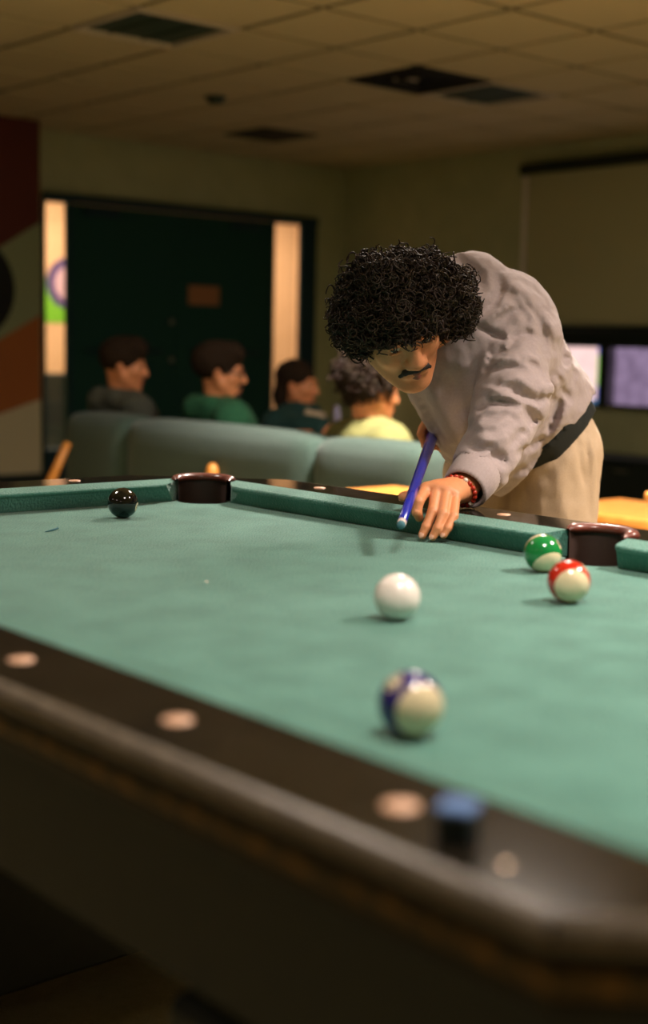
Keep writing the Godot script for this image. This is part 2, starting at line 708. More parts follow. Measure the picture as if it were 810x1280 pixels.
func make_materials() -> void:
	var felt := textured("felt", Color8(50, 114, 94), Color8(72, 136, 114), 0.95, 0.02, 1.0, 3, 1024, 1.6, 6, 0.25)
	felt.albedo_texture = ImageTexture.create_from_image(felt_image())
	felt.uv1_scale = Vector3.ONE * 0.7
	felt.uv1_world_triplanar = true
	felt.rim_enabled = true
	felt.rim = 0.8
	var rail := textured("rail_wood", Color8(26, 23, 18), Color8(42, 36, 28), 0.1, 0.03, 3.0, 9)
	rail.metallic_specular = 0.28
	textured("apron", Color8(20, 24, 19), Color8(28, 32, 25), 0.6, 0.04, 3.0, 10)
	textured("edge_trim", Color8(70, 62, 52), Color8(132, 118, 100), 0.42, 0.04, 6.0, 12)
	var worn := textured("worn_brass", Color8(24, 26, 20), Color8(150, 106, 40), 0.45, 0.035, 5.0, 15, 256, 0.0, 3)
	worn.metallic = 0.2
	mat("diamond", Color8(226, 178, 146), 0.4)
	mat("screw", Color8(190, 170, 150), 0.25, 0.9)
	var lip := textured("pocket_lip", Color8(96, 44, 32), Color8(128, 62, 46), 0.22, 0.05, 8.0, 17)
	lip.clearcoat_enabled = true
	lip.clearcoat = 0.6
	mat("pocket_wall", Color8(52, 32, 24), 0.6)
	mat("pocket_net", Color8(52, 34, 26), 0.8)
	mat("chalk_side", Color8(20, 36, 42), 0.6)
	textured("chalk_top", Color8(84, 116, 168), Color8(120, 150, 196), 0.95, 0.1, 20.0, 19, 128)
	var wall := textured("wall_paint", Color8(178, 184, 144), Color8(188, 194, 154), 0.9, 0.02, 0.7, 21, 256, 0.4, 4, 0.3)
	wall.uv1_world_triplanar = true
	textured("ceiling_tile", Color8(190, 178, 142), Color8(208, 196, 158), 0.95, 0.15, 1.5, 23, 256, 1.5, 4, 0.3)
	mat("ceiling_grid", Color8(56, 50, 36), 0.8)
	mat("fixture_off", Color8(40, 62, 54), 0.6)
	mat("fixture_frame", Color8(205, 195, 180), 0.5)
	mat("vent", Color8(16, 20, 18), 0.7)
	var fl := textured("floor_wood", Color8(168, 152, 106), Color8(184, 168, 122), 0.6, 0.08, 1.0, 25, 512, 1.0, 5, 0.3)
	fl.uv1_world_triplanar = true
	mat("door_paint", Color8(12, 66, 58), 0.9)
	mat("frame_paint", Color8(18, 54, 66), 0.85)
	mat("metal", Color8(150, 150, 140), 0.35, 0.8)
	textured("plaque", Color8(150, 100, 56), Color8(180, 126, 74), 0.5, 0.2, 10.0, 27, 64)
	var g := mat("glass", Color(0.95, 1.0, 0.97, 0.08), 0.03)
	g.transparency = BaseMaterial3D.TRANSPARENCY_ALPHA
	mat("black", Color8(16, 34, 29), 0.6)
	mat("screen_cloth", Color8(180, 180, 142), 0.9)
	mat("pale_strip", Color8(244, 238, 236), 0.4)
	var sofa := textured("sofa_cloth", Color8(44, 66, 58), Color8(72, 92, 84), 0.95, 0.05, 3.0, 29, 512, 2.0, 5, 0.3)
	sofa.rim_enabled = true
	sofa.rim = 0.3
	textured("oak", Color8(190, 118, 44), Color8(214, 146, 66), 0.4, 0.03, 2.0, 31, 256, 0.3)
	textured("skin", Color8(212, 138, 92), Color8(222, 148, 102), 0.5, 0.1, 8.0, 33, 256, 0.5, 4, 0.4).subsurf_scatter_enabled = true
	mats["skin"].subsurf_scatter_strength = 0.08
	mat("nail", Color8(226, 172, 146), 0.3)
	mat("lips", Color8(150, 84, 66), 0.45)
	mat("facial_hair", Color8(30, 22, 17), 0.7)
	mat("eye_white", Color8(215, 205, 190), 0.15)
	mat("iris", Color8(24, 16, 12), 0.1)
	var hair := mat("curl", Color.WHITE, 0.55)
	hair.metallic_specular = 0.35
	hair.vertex_color_use_as_albedo = true
	mat("hair_base", Color8(44, 34, 26), 0.9).metallic_specular = 0.2
	var hd := textured("hoodie", Color8(160, 144, 143), Color8(175, 158, 157), 0.95, 0.06, 5.0, 35, 512, 1.2, 5, 0.35)
	hd.rim_enabled = true
	hd.rim = 0.25
	textured("trousers", Color8(176, 150, 122), Color8(204, 178, 148), 0.95, 0.12, 6.0, 37, 512, 1.5, 5, 0.35)
	mat("black_shirt", Color8(16, 20, 17), 0.9)
	mat("shoe", Color8(40, 38, 36), 0.7)
	mat("bead_red", Color8(176, 44, 24), 0.25)
	mat("bead_white", Color8(232, 214, 200), 0.3)
	var cue := mat("cue_blue", Color8(34, 44, 168), 0.25)
	cue.clearcoat_enabled = true
	cue.clearcoat = 0.7
	cue.clearcoat_roughness = 0.1
	mat("ferrule", Color8(228, 206, 196), 0.35)
	mat("cue_tip", Color8(70, 116, 128), 0.9)

# ------------------------------------------------------------------ room
func build_room() -> void:
	var t := 0.15
	struct("floor", rbox(Vector3(NEAR_X - FAR_X + 4.0, 0.2, FRONT_Z - BACK_Z + 0.6), 0.001), mats.floor_wood, Vector3((NEAR_X + FAR_X) / 2 - 1.5, -0.1, (FRONT_Z + BACK_Z) / 2))
	struct("wall_back", rbox(Vector3(NEAR_X - FAR_X, CEIL + 0.4, t), 0.001), mats.wall_paint, Vector3((NEAR_X + FAR_X) / 2, CEIL / 2 + 0.1, BACK_Z - t / 2))
	struct("wall_front", rbox(Vector3(NEAR_X - FAR_X, CEIL + 0.4, t), 0.001), mats.wall_paint, Vector3((NEAR_X + FAR_X) / 2, CEIL / 2 + 0.1, FRONT_Z + t / 2))
	struct("wall_near", rbox(Vector3(t, CEIL + 0.4, FRONT_Z - BACK_Z + 2 * t), 0.001), mats.wall_paint, Vector3(NEAR_X + t / 2, CEIL / 2 + 0.1, (FRONT_Z + BACK_Z) / 2))
	# far wall with the doorway z -6.08 .. -3.525, top 2.187
	var st := flat()
	var zc0 := -6.2
	var zc1 := -3.525
	rbox_into(st, Vector3(FAR_X - t / 2, CEIL / 2 + 0.1, (BACK_Z - t + zc0) / 2), Vector3(t, CEIL + 0.4, zc0 - BACK_Z + t), 0.001)
	rbox_into(st, Vector3(FAR_X - t / 2, CEIL / 2 + 0.1, (FRONT_Z + t + zc1) / 2), Vector3(t, CEIL + 0.4, FRONT_Z + t - zc1), 0.001)
	rbox_into(st, Vector3(FAR_X - t / 2, (2.187 + CEIL + 0.3) / 2, (zc0 + zc1) / 2), Vector3(t, CEIL + 0.3 - 2.187, zc1 - zc0), 0.001)
	struct("wall_far", done(st), mats.wall_paint)
	build_mural()
	build_door()
	build_ceiling()
	# back wall furniture: pull-down screen, white strip, media panel
	var s := thing("pull_down_screen", "wide tan pull-down screen hanging from a dark housing on the wall", "screen", Vector3(-3.0, 0, BACK_Z + 0.06))
	part("housing", rbox(Vector3(3.7, 0.08, 0.1), 0.02), mats.black, s, Vector3(0, 2.46, 0.0))
	part("fabric", rbox(Vector3(3.56, 1.13, 0.006), 0.002), mats.screen_cloth, s, Vector3(0, 1.86, 0.0))
	part("bottom_bar", rbox(Vector3(3.58, 0.03, 0.024), 0.008), mats.screen_cloth, s, Vector3(0, 1.3, 0.0))
	var c := thing("wall_strip", "pale vertical strip beside the pull-down screen", "pale_strip", Vector3(-4.82, 1.16, BACK_Z + 0.025))
	part("strip_body", rbox(Vector3(0.056, 1.2, 0.04), 0.01), mats.pale_strip, c, Vector3(0, 0.62, 0))  # plain white upright strip on the wall, without glow
	part("end_cap", rbox(Vector3(0.066, 0.03, 0.046), 0.006), mats.pale_strip, c, Vector3(0, 1.235, 0.0))
	var p := thing("media_panel", "long black wall panel holding the lit monitors", "panel", Vector3(-3.4, 0.69, BACK_Z + 0.045))
	part("backboard", rbox(Vector3(2.3, 0.59, 0.05), 0.006), mats.black, p, Vector3(0, 0.295, 0))
	part("top_ledge", rbox(Vector3(2.3, 0.03, 0.12), 0.006), mats.black, p, Vector3(0, 0.57, 0.035))
	var em := [Color(1.0, 0.86, 0.84), Color(0.78, 0.7, 0.8), Color(0.85, 0.75, 0.78)]
	var lb := ["monitor with a bright white picture on the black wall panel", "monitor with a dimmer lilac picture on the black wall panel", "dim monitor at the far end of the black wall panel"]
	for i in 3:
		var x: float = -4.33 + i * 0.77
		var mo := thing("wall_monitor", lb[i], "monitor", Vector3(x, 0.7, BACK_Z + 0.092), 0, "monitors on the wall panel")
		part("casing", rbox(Vector3(0.755, 0.44, 0.035), 0.006), mats.black, mo, Vector3(0, 0.22, 0))
		var sm := StandardMaterial3D.new()
		sm.albedo_color = Color(0.02, 0.02, 0.02)
		sm.roughness = 0.2
		sm.emission_enabled = true
		sm.emission_texture = ImageTexture.create_from_image(screen_image(i))
		sm.emission = em[i]
		sm.emission_operator = BaseMaterial3D.EMISSION_OP_MULTIPLY
		sm.emission_energy_multiplier = [0.85, 0.55, 0.4][i]
		var q := QuadMesh.new()
		q.size = Vector2(0.68, 0.41)
		part("screen", q, sm, mo, Vector3(0, 0.22, 0.019))
		area_light(Vector3(x, 0.92, BACK_Z + 0.125), Vector2(0.66, 0.4), em[i], [0.1, 0.06, 0.05][i], Vector3(0, 180, 0))
	var k := thing("low_cabinet", "low black cabinet along the wall below the monitors", "cabinet", Vector3(-3.2, 0, BACK_Z + 0.22))
	part("body", rbox(Vector3(2.4, 0.3, 0.4), 0.008), mats.black, k, Vector3(0, 0.18, 0))
	part("top", rbox(Vector3(2.44, 0.025, 0.43), 0.006), mats.black, k, Vector3(0, 0.345, 0))
	for i in 4:
		var dr := part("door", rbox(Vector3(0.58, 0.26, 0.018), 0.004), mats.black, k, Vector3(-0.9 + 0.6 * i, 0.18, 0.205))
		part("handle", rbox(Vector3(0.1, 0.012, 0.016), 0.004), mats.metal, dr, Vector3(0, 0.09, 0.016))
	part("plinth", rbox(Vector3(2.3, 0.03, 0.36), 0.004), mats.black, k, Vector3(0, 0.015, 0))

func screen_image(i: int) -> Image:
	var im := Image.create(160, 96, false, Image.FORMAT_RGB8)
	im.fill(Color(0.97, 0.95, 0.95) if i == 0 else Color(0.78, 0.74, 0.8))
	var n := FastNoiseLite.new()
	n.seed = 40 + i
	n.frequency = 0.03
	for y in 96:
		for x in 160:
			var c := im.get_pixel(x, y)
			var v := n.get_noise_2d(x, y) * (0.05 if i == 0 else 0.16)
			c = Color(c.r + v, c.g + v, c.b + v)
			if i == 0 and x > 156:
				c = Color(0.5, 0.95, 0.35) if y > 12 and y < 66 else Color(0.25, 0.4, 0.85)
			if i == 0 and y > 88 and x > 146:
				c = Color(0.25, 0.5, 0.7)
			if i > 0 and x < 14:
				c = c * 0.45
			im.set_pixel(x, y, c)
	return im

func build_mural() -> void:
	# a wall return standing 0.37 m in front of the far wall, painted with slanting bands and a dark disc
	var x := -6.6
	var z0 := -3.305
	var z1 := 1.5
	var n := struct_node("wall_mural")
	part("core", rbox(Vector3(0.36, CEIL, z1 - z0), 0.001), mats.wall_paint, n, Vector3(x - 0.185, CEIL / 2, (z0 + z1) / 2))
	mat("paint_maroon", Color8(96, 44, 34), 0.85)
	mat("paint_sage", Color8(146, 158, 122), 0.85)
	mat("paint_orange", Color8(172, 104, 52), 0.85)
	mat("paint_cream", Color8(210, 204, 172), 0.85)
	mat("paint_black", Color8(14, 22, 18), 0.8)
	# band edges (height at z0, slope per metre of z towards the camera)
	var e := [[CEIL, 0.0], [1.93, -0.62], [1.27, -0.56], [0.66, -0.31], [0.12, 0.0]]
	var m := ["paint_maroon", "paint_sage", "paint_orange", "paint_cream"]
	for i in 4:
		var st := flat()
		var zs := [z0, z0 + 1.2, z1]
		for k in 2:
			var za: float = zs[k]
			var zb: float = zs[k + 1]
			var ta: float = clampf(e[i][0] + e[i][1] * (za - z0), 0.12, CEIL)
			var tb: float = clampf(e[i][0] + e[i][1] * (zb - z0), 0.12, CEIL)
			var ba_: float = clampf(e[i + 1][0] + e[i + 1][1] * (za - z0), 0.12, CEIL)
			var bb_: float = clampf(e[i + 1][0] + e[i + 1][1] * (zb - z0), 0.12, CEIL)
			quad(st, Vector3(x, ta, za), Vector3(x, tb, zb), Vector3(x, bb_, zb), Vector3(x, ba_, za), Vector3.RIGHT)
		part("painted_band", done(st), mats[m[i]], n)
	var d := CylinderMesh.new()
	d.top_radius = 0.37
	d.bottom_radius = 0.37
	d.height = 0.004
	d.radial_segments = 48
	part("painted_disc", d, mats.paint_black, n, Vector3(x + 0.001, 1.44, -2.73), Vector3(0, 0, 90))
	struct("baseboard_mural", rbox(Vector3(0.02, 0.12, z1 - z0 + 0.02), 0.005), mats.black, Vector3(x + 0.01, 0.06, (z0 + z1) / 2))
	struct("baseboard_far", rbox(Vector3(0.02, 0.12, 0.43), 0.005), mats.black, Vector3(FAR_X + 0.01, 0.06, -6.31))
	struct("baseboard_back", rbox(Vector3(NEAR_X - FAR_X - 0.05, 0.12, 0.02), 0.005), mats.black, Vector3((NEAR_X + FAR_X) / 2, 0.06, BACK_Z + 0.01))

func build_door() -> void:
	var x := FAR_X
	var st := flat()
	var n := struct_node("door_1")
	# frame: jambs, mullions beside the side lights, head
	for z in [-5.75, -3.77]:
		rbox_into(st, Vector3(x - 0.02, 1.09, z), Vector3(0.05, 2.18, 0.035), 0.005)
	rbox_into(st, Vector3(x + 0.0, 1.09, -6.13), Vector3(0.04, 2.18, 0.19), 0.005)
	rbox_into(st, Vector3(x - 0.02, 1.09, -3.535), Vector3(0.08, 2.18, 0.03), 0.005)
	rbox_into(st, Vector3(x - 0.02, 2.157, -4.86), Vector3(0.18, 0.06, 2.67), 0.005)
	for z in [-5.9, -3.65]:
		rbox_into(st, Vector3(x - 0.03, 0.13, z), Vector3(0.2, 0.26, 0.26), 0.005)
	part("frame", done(st), mats.frame_paint, n)
	for z in [-5.9, -3.65]:
		part("pane", rbox(Vector3(0.01, 1.88, 0.27), 0.002), mats.glass, n, Vector3(x - 0.05, 1.2, z))
	for i in 2:
		var zc: float = [-4.237, -5.236][i]
		var leaf := part("leaf", rbox(Vector3(0.045, 2.11, 0.997), 0.004), mats.door_paint, n, Vector3(x - 0.02, 1.065, zc))
		part("closer", rbox(Vector3(0.05, 0.05, 0.3), 0.01), mats.frame_paint, leaf, Vector3(0.045, 1.0, 0.2 if i == 0 else -0.2))
		part("push_bar", tube([Vector3(0.05, -0.05, -0.36), Vector3(0.05, -0.05, 0.36)], [0.014, 0.014], 10), mats.frame_paint, leaf)
		if i == 0:
			for y in [0.19, -0.117]:
				part("lock", lathe([Vector2(0, 0.014), Vector2(0.02, 0.012), Vector2(0.024, 0), Vector2(0, 0)], 16), mats.metal, leaf, Vector3(0.023, y, -0.465), Vector3(0, 0, -90))
	var pl := thing("door_plaque", "small tan plaque fixed on the dark door leaf", "sign", Vector3(x + 0.003, 1.40, -5.017))
	part("plate", rbox(Vector3(0.008, 0.165, 0.31), 0.003), mats.plaque, pl, Vector3(0.004, 0.083, 0))
	part("border", rbox(Vector3(0.01, 0.012, 0.31), 0.003), mats.frame_paint, pl, Vector3(0.005, 0.16, 0))

func build_ceiling() -> void:
	var c := struct_node("ceiling")
	var gx := -2.04
	var gz := -1.95
	var s := 0.6096
	var x_end := gx + s * 3      # tiles as far as the picture shows them
	var z_end := gz + s * 2
	# solid deck above, and plain ceiling beyond the tiled part
	part("deck", rbox(Vector3(NEAR_X - FAR_X + 0.3, 0.1, FRONT_Z - BACK_Z + 0.3), 0.001), mats.ceiling_grid, c, Vector3((NEAR_X + FAR_X) / 2, CEIL + 0.2, (FRONT_Z + BACK_Z) / 2))
	part("plain_ceiling", rbox(Vector3(NEAR_X - x_end, 0.016, FRONT_Z - BACK_Z), 0.001), mats.ceiling_tile, c, Vector3((NEAR_X + x_end) / 2, CEIL + 0.018, (FRONT_Z + BACK_Z) / 2))
	part("plain_ceiling", rbox(Vector3(x_end - FAR_X, 0.016, FRONT_Z - z_end), 0.001), mats.ceiling_tile, c, Vector3((FAR_X + x_end) / 2, CEIL + 0.018, (FRONT_Z + z_end) / 2))
	var full := rbox(Vector3(s - 0.042, 0.014, s - 0.042), 0.003)
	var rng := RandomNumberGenerator.new()
	rng.seed = 5
	var skip := {Vector2i(-3, -1): 1, Vector2i(-3, -5): 1, Vector2i(-3, -4): 2}
	for i in range(-9, 3):
		for k in range(-8, 2):
			var x0: float = maxf(gx + i * s, FAR_X)
			var x1: float = minf(gx + (i + 1) * s, x_end)
			var z0: float = maxf(gz + k * s, BACK_Z)
			var z1: float = minf(gz + (k + 1) * s, z_end)
			if x1 - x0 < 0.05 or z1 - z0 < 0.05 or skip.has(Vector2i(i, k)):
				continue
			var whole: bool = x1 - x0 > s - 0.01 and z1 - z0 > s - 0.01
			part("tile", full if whole else rbox(Vector3(x1 - x0 - 0.042, 0.014, z1 - z0 - 0.042), 0.003), mats.ceiling_tile, c, Vector3((x0 + x1) / 2, CEIL + 0.007 + rng.randf_range(0, 0.0015), (z0 + z1) / 2))
	for i in range(-8, 4):
		part("grid_runner", rbox(Vector3(0.046, 0.02, z_end - BACK_Z), 0.002), mats.ceiling_grid, c, Vector3(gx + i * s, CEIL + 0.02, (z_end + BACK_Z) / 2))
	for k in range(-7, 3):
		part("grid_runner", rbox(Vector3(x_end - FAR_X, 0.02, 0.046), 0.002), mats.ceiling_grid, c, Vector3((x_end + FAR_X) / 2, CEIL + 0.0205, gz + k * s))
	for k in [-1, -5]:
		var o := thing("ceiling_light", "unlit square recessed ceiling light, " + ("apart from the air vent" if k == -1 else "next to the air vent"), "light", Vector3(gx - 2.5 * s, CEIL, gz + (k + 0.5) * s))
		part("pan", rbox(Vector3(s - 0.04, 0.01, s - 0.04), 0.002), mats.fixture_off, o, Vector3(0, 0.018, 0))
		frame4(o, s - 0.012, 0.02, 0.03, mats.fixture_frame, 0.006)
		for q in 2:
			part("louver", rbox(Vector3(s - 0.06, 0.012, 0.006), 0.001), mats.fixture_off, o, Vector3(0, 0.008, -0.1 + 0.2 * q))
	var v := thing("air_vent", "dark square air vent grille in the ceiling", "vent", Vector3(gx - 2.5 * s, CEIL, gz - 3.5 * s))
	part("duct", rbox(Vector3(s - 0.04, 0.01, s - 0.04), 0.002), mats.vent, v, Vector3(0, 0.03, 0))
	frame4(v, s - 0.012, 0.02, 0.04, mats.vent, 0.016)
	for i in 3:
		var w := 0.44 - 0.13 * i
		frame4(v, w, 0.012, 0.02, mats.vent, 0.012, "vane")
	part("centre_plate", rbox(Vector3(0.12, 0.01, 0.12), 0.003), mats.fixture_frame, v, Vector3(-0.12, 0.02, 0.0))
	var d := thing("smoke_detector", "small round smoke detector on the ceiling tiles", "detector", Vector3(-4.87, CEIL, -3.58))
	part("base", lathe([Vector2(0, 0), Vector2(0.07, 0), Vector2(0.07, -0.012), Vector2(0.0, -0.012)], 24), mats.fixture_off, d, Vector3(0, -0.001, 0))
	part("cap", lathe([Vector2(0.055, -0.012), Vector2(0.045, -0.04), Vector2(0, -0.045)], 24), mats.fixture_off, d)
	var v2 := thing("return_grille", "dark return grille in the ceiling near the corner", "vent", Vector3(-5.84, CEIL - 0.004, -4.8))
	part("grille", rbox(Vector3(0.5, 0.012, 0.5), 0.003), mats.vent, v2, Vector3(0, 0.0, 0))
	for i in LAMP_SPOTS.size():
		var sp: Array = LAMP_SPOTS[i]
		var o2 := thing("ceiling_lamp", ["lit square ceiling lamp over the table near the corner pocket", "lit square ceiling lamp over the near long rail of the table", "lit square ceiling lamp between the sofa and the table", "lit square ceiling lamp behind the player", "lit lamp", "lit lamp", "lit lamp"][i] if i < 4 else "lit square ceiling lamp in the row along the front wall", "light", Vector3(sp[0], CEIL, sp[1]), 0, "lit ceiling lamps" if i > 3 else "")
		var gm := mat("lamp_glow", Color8(240, 232, 220), 0.6)
		gm.emission_enabled = true
		gm.emission = LAMP_COLOR
		gm.emission_energy_multiplier = 3.0
		part("diffuser", rbox(Vector3(0.55, 0.006, 0.55), 0.001), gm, o2, Vector3(0, -0.004, 0))
		frame4(o2, 0.6, 0.025, 0.02, mats.fixture_frame, -0.002)

func frame4(o: Node3D, size: float, w: float, h: float, m: Material, y: float, called := "frame") -> void:
	var st := flat()
	for s in [-1.0, 1.0]:
		rbox_into(st, Vector3(s * (size - w) / 2, 0, 0), Vector3(w, h, size), 0.002)
		rbox_into(st, Vector3(0, 0, s * (size - w) / 2), Vector3(size - 2 * w, h, w), 0.002)
	part(called, done(st), m, o, Vector3(0, y, 0))

# ------------------------------------------------------------------ pool table
const MOUTH := 0.092     # corner: nose end measured from the corner
const SIDE := 0.072      # side: half the mouth
var pockets: Array[Vector2] = [Vector2(0.010, 0.010), Vector2(L / 2, -0.048), Vector2(L - 0.010, 0.010), Vector2(L - 0.010, W - 0.010), Vector2(L / 2, W + 0.048), Vector2(0.010, W - 0.010)]

func build_table() -> void:
	var t := thing("pool_table", "bar-size pool table with green cloth, dark wooden rails and brown pockets", "pool table", Vector3(0, BED, 0))
	# bed
	var bed := PackedVector2Array([Vector2(-0.04, -0.04), Vector2(L + 0.04, -0.04), Vector2(L + 0.04, W + 0.04), Vector2(-0.04, W + 0.04)])
	for i in 6:
		var r := clip1(bed, circle(pockets[i], 0.053, 32))
		bed = r
	var b := part("bed_cloth", prism(bed, -0.03, 0.0), mats.felt, t)
	b.set_meta("label", "worn green playing cloth")
	part("chalk_speck", lathe([Vector2(0, 0.0008), Vector2(0.0028, 0.0004), Vector2(0.003, 0.0)], 8), mats.bead_white, b, ground(258, 727))
	var tear := ground(66, 664)
	part("cloth_tear", tube([tear + Vector3(0.006, 0.001, 0.018), tear + Vector3(0, 0.0022, 0.0), tear + Vector3(-0.003, 0.004, -0.012), tear + Vector3(-0.012, 0.005, -0.016)], [0.0006, 0.0018, 0.0014, 0.0005], 6), mats.cue_tip, b)
	# cushions: along-rail start/end of the nose, then how far the ends lean per metre away from the nose
	var c0 := 1.28
	var s0 := 0.25
	for side in 2:
		var z: float = 0.0 if side == 0 else W
		var o := Vector3(0, 0, -1.0 if side == 0 else 1.0)
		cushion(t, Vector3(0, 0, z), Vector3.RIGHT, o, MOUTH, L / 2 - SIDE, c0, s0)
		cushion(t, Vector3(0, 0, z), Vector3.RIGHT, o, L / 2 + SIDE, L - MOUTH, s0, c0)
		var x: float = 0.0 if side == 0 else L
		cushion(t, Vector3(x, 0, 0), Vector3.BACK, Vector3(-1.0 if side == 0 else 1.0, 0, 0), MOUTH, W - MOUTH, c0, c0)
	# rails
	var cut := 0.075 + OUT      # how far the corner is cut back from the square outer corner
	var e := OUT
	var q := 2 * e - cut + e - e
	q = cut - 0.0
	var k := 2.0 * OUT - 0.075  # leg of the cut triangle at the outer corner
	var oct := PackedVector2Array([Vector2(-e + k, -e), Vector2(L + e - k, -e), Vector2(L + e, -e + k), Vector2(L + e, W + e - k), Vector2(L + e - k, W + e), Vector2(-e + k, W + e), Vector2(-e, W + e - k), Vector2(-e, -e + k)])
	var wedges := [
		[Vector2(0, 0), Vector2(L / 2, 0), Vector2(L / 2, -1), Vector2(-1, -1)],
		[Vector2(L / 2, 0), Vector2(L, 0), Vector2(L + 1, -1), Vector2(L / 2, -1)],
		[Vector2(L, 0), Vector2(L + 1, -1), Vector2(L + 1, W + 1), Vector2(L, W)],
		[Vector2(L, W), Vector2(L + 1, W + 1), Vector2(L / 2, W + 1), Vector2(L / 2, W)],
		[Vector2(L / 2, W), Vector2(L / 2, W + 1), Vector2(-1, W + 1), Vector2(0, W)],
		[Vector2(0, 0), Vector2(-1, -1), Vector2(-1, W + 1), Vector2(0, W)]]
	var inner := PackedVector2Array([Vector2(-CW, -CW), Vector2(L + CW, -CW), Vector2(L + CW, W + CW), Vector2(-CW, W + CW)])
	var d := 0.1077
	var dia := [
		[Vector2(L / 8, -d), Vector2(L / 4, -d), Vector2(3 * L / 8, -d)], [Vector2(5 * L / 8, -d), Vector2(6 * L / 8, -d), Vector2(7 * L / 8, -d)],
		[Vector2(L + d, W / 4), Vector2(L + d, W / 2), Vector2(L + d, 3 * W / 4)], [Vector2(7 * L / 8, W + d), Vector2(6 * L / 8, W + d), Vector2(5 * L / 8, W + d)],
		[Vector2(L / 8, W + d), Vector2(L / 4, W + d), Vector2(3 * L / 8, W + d)], [Vector2(-d, W / 4), Vector2(-d, W / 2), Vector2(-d, 3 * W / 4)]]
	var dm := lathe([Vector2(0, 0.0012), Vector2(0.0118, 0.0012), Vector2(0.0124, 0.0)], 20)
	for i in 6:
		var w := PackedVector2Array(wedges[i])
		var pl := Geometry2D.intersect_polygons(w, oct)
		var poly: PackedVector2Array = pl[0]
		poly = clip1(poly, inner)
		for j in 6:
			poly = clip1(poly, circle(pockets[j], 0.0525, 32))
		var rl := part("rail", prism(poly, -0.012, HR), mats.rail_wood, t)
		for p in dia[i]:
			part("diamond", dm, mats.diamond, rl, Vector3(p.x, HR, p.y))
		if i == 3:
			part("screw", lathe([Vector2(0, 0.0015), Vector2(0.003, 0.0012), Vector2(0.0042, 0.0)], 14), mats.screw, rl, Vector3(1.838, HR, 1.118))
	# rounded edge strip and worn trim below it, one piece for each side of the octagon
	for i in 8:
		var a: Vector2 = oct[i]
		var c: Vector2 = oct[(i + 1) % 8]
		var r := 0.011
		var pa := Vector3(a.x, HR - r, a.y)
		var pc := Vector3(c.x, HR - r, c.y)
		part("edge_strip", tube([pa, pc], [r, r], 14), mats.edge_trim, t)
		var mid := (pa + pc) * 0.5
		var len_ := pa.distance_to(pc)
		var ang := atan2(-(pc.z - pa.z), pc.x - pa.x)
		var inn := Vector3(L / 2, 0, W / 2) - mid
		var nrm := Vector3(-(pc.z - pa.z), 0, pc.x - pa.x).normalized()
		if nrm.dot(inn) < 0.0:
			nrm = -nrm
		part("worn_trim", rbox(Vector3(len_ + 0.008, 0.012, 0.01), 0.003), mats.worn_brass, t, Vector3(mid.x, 0.004, mid.z) + nrm * 0.001, Vector3(0, rad_to_deg(ang), 0))
		part("fascia", rbox(Vector3(len_ - 0.01, 0.13, 0.02), 0.004), mats.apron, t, Vector3(mid.x, -0.075, mid.z) + nrm * 0.024, Vector3(0, rad_to_deg(ang), 0))
	# pockets
	var dirs := [Vector2(-1, -1), Vector2(0, -1), Vector2(1, -1), Vector2(1, 1), Vector2(0, 1), Vector2(-1, 1)]
	for i in 6:
		pocket(t, pockets[i], dirs[i].normalized(), i % 3 != 1)
	# underside, end cabinets and feet
	part("underframe", rbox(Vector3(L - 0.1, 0.05, W - 0.1), 0.004), mats.apron, t, Vector3(L / 2, -0.19, W / 2))
	for s in 2:
		var x: float = 0.24 if s == 0 else L - 0.24
		var cb := part("end_cabinet", rbox(Vector3(0.566, 0.48, W + 0.2), 0.01), mats.apron, t, Vector3(x, -0.43, W / 2))
		part("panel", rbox(Vector3(0.46, 0.3, 0.012), 0.005), mats.apron, cb, Vector3(0, -0.02, (W + 0.2) / 2 + 0.002))
		for f in [-1.0, 1.0]:
			part("foot", lathe([Vector2(0, 0), Vector2(0.06, 0), Vector2(0.06, 0.02), Vector2(0.035, 0.04), Vector2(0.035, 0.11), Vector2(0, 0.11)], 16), mats.black, cb, Vector3(0, -0.35, f * 0.42))
	# chalk cube on the near rail
	var ch := thing("chalk_cube", "small blue chalk cube on the dark wooden rail", "chalk", T(1.795, HR, 1.112), 0.5)
	part("wrapper", rbox(Vector3(0.0225, 0.019, 0.0225), 0.001), mats.chalk_side, ch, Vector3(0, 0.0095, 0))
	part("chalk_face", rbox(Vector3(0.0225, 0.004, 0.0225), 0.0012), mats.chalk_top, ch, Vector3(0, 0.0209, 0))

func ground(px: float, py: float) -> Vector3:
	var dir := cam_basis * Vector3((px - 405.0) / FPX, (640.0 - py) / FPX, -1.0)
	var k := (BED - cam_pos.y) / dir.y
	var p := cam_pos + dir * k
	return Vector3(p.x, 0.0, p.z)

func clip1(a: PackedVector2Array, b: PackedVector2Array) -> PackedVector2Array:
	var r := Geometry2D.clip_polygons(a, b)
	var best := a
	var area := -1.0
	for q in r:
		if Geometry2D.is_polygon_clockwise(q) and r.size() > 1 and Geometry2D.is_polygon_clockwise(a) == false:
			continue
		var s := 0.0
		for i in q.size():
			s += q[i].cross(q[(i + 1) % q.size()])
		if absf(s) > area:
			area = absf(s)
			best = q
	return best

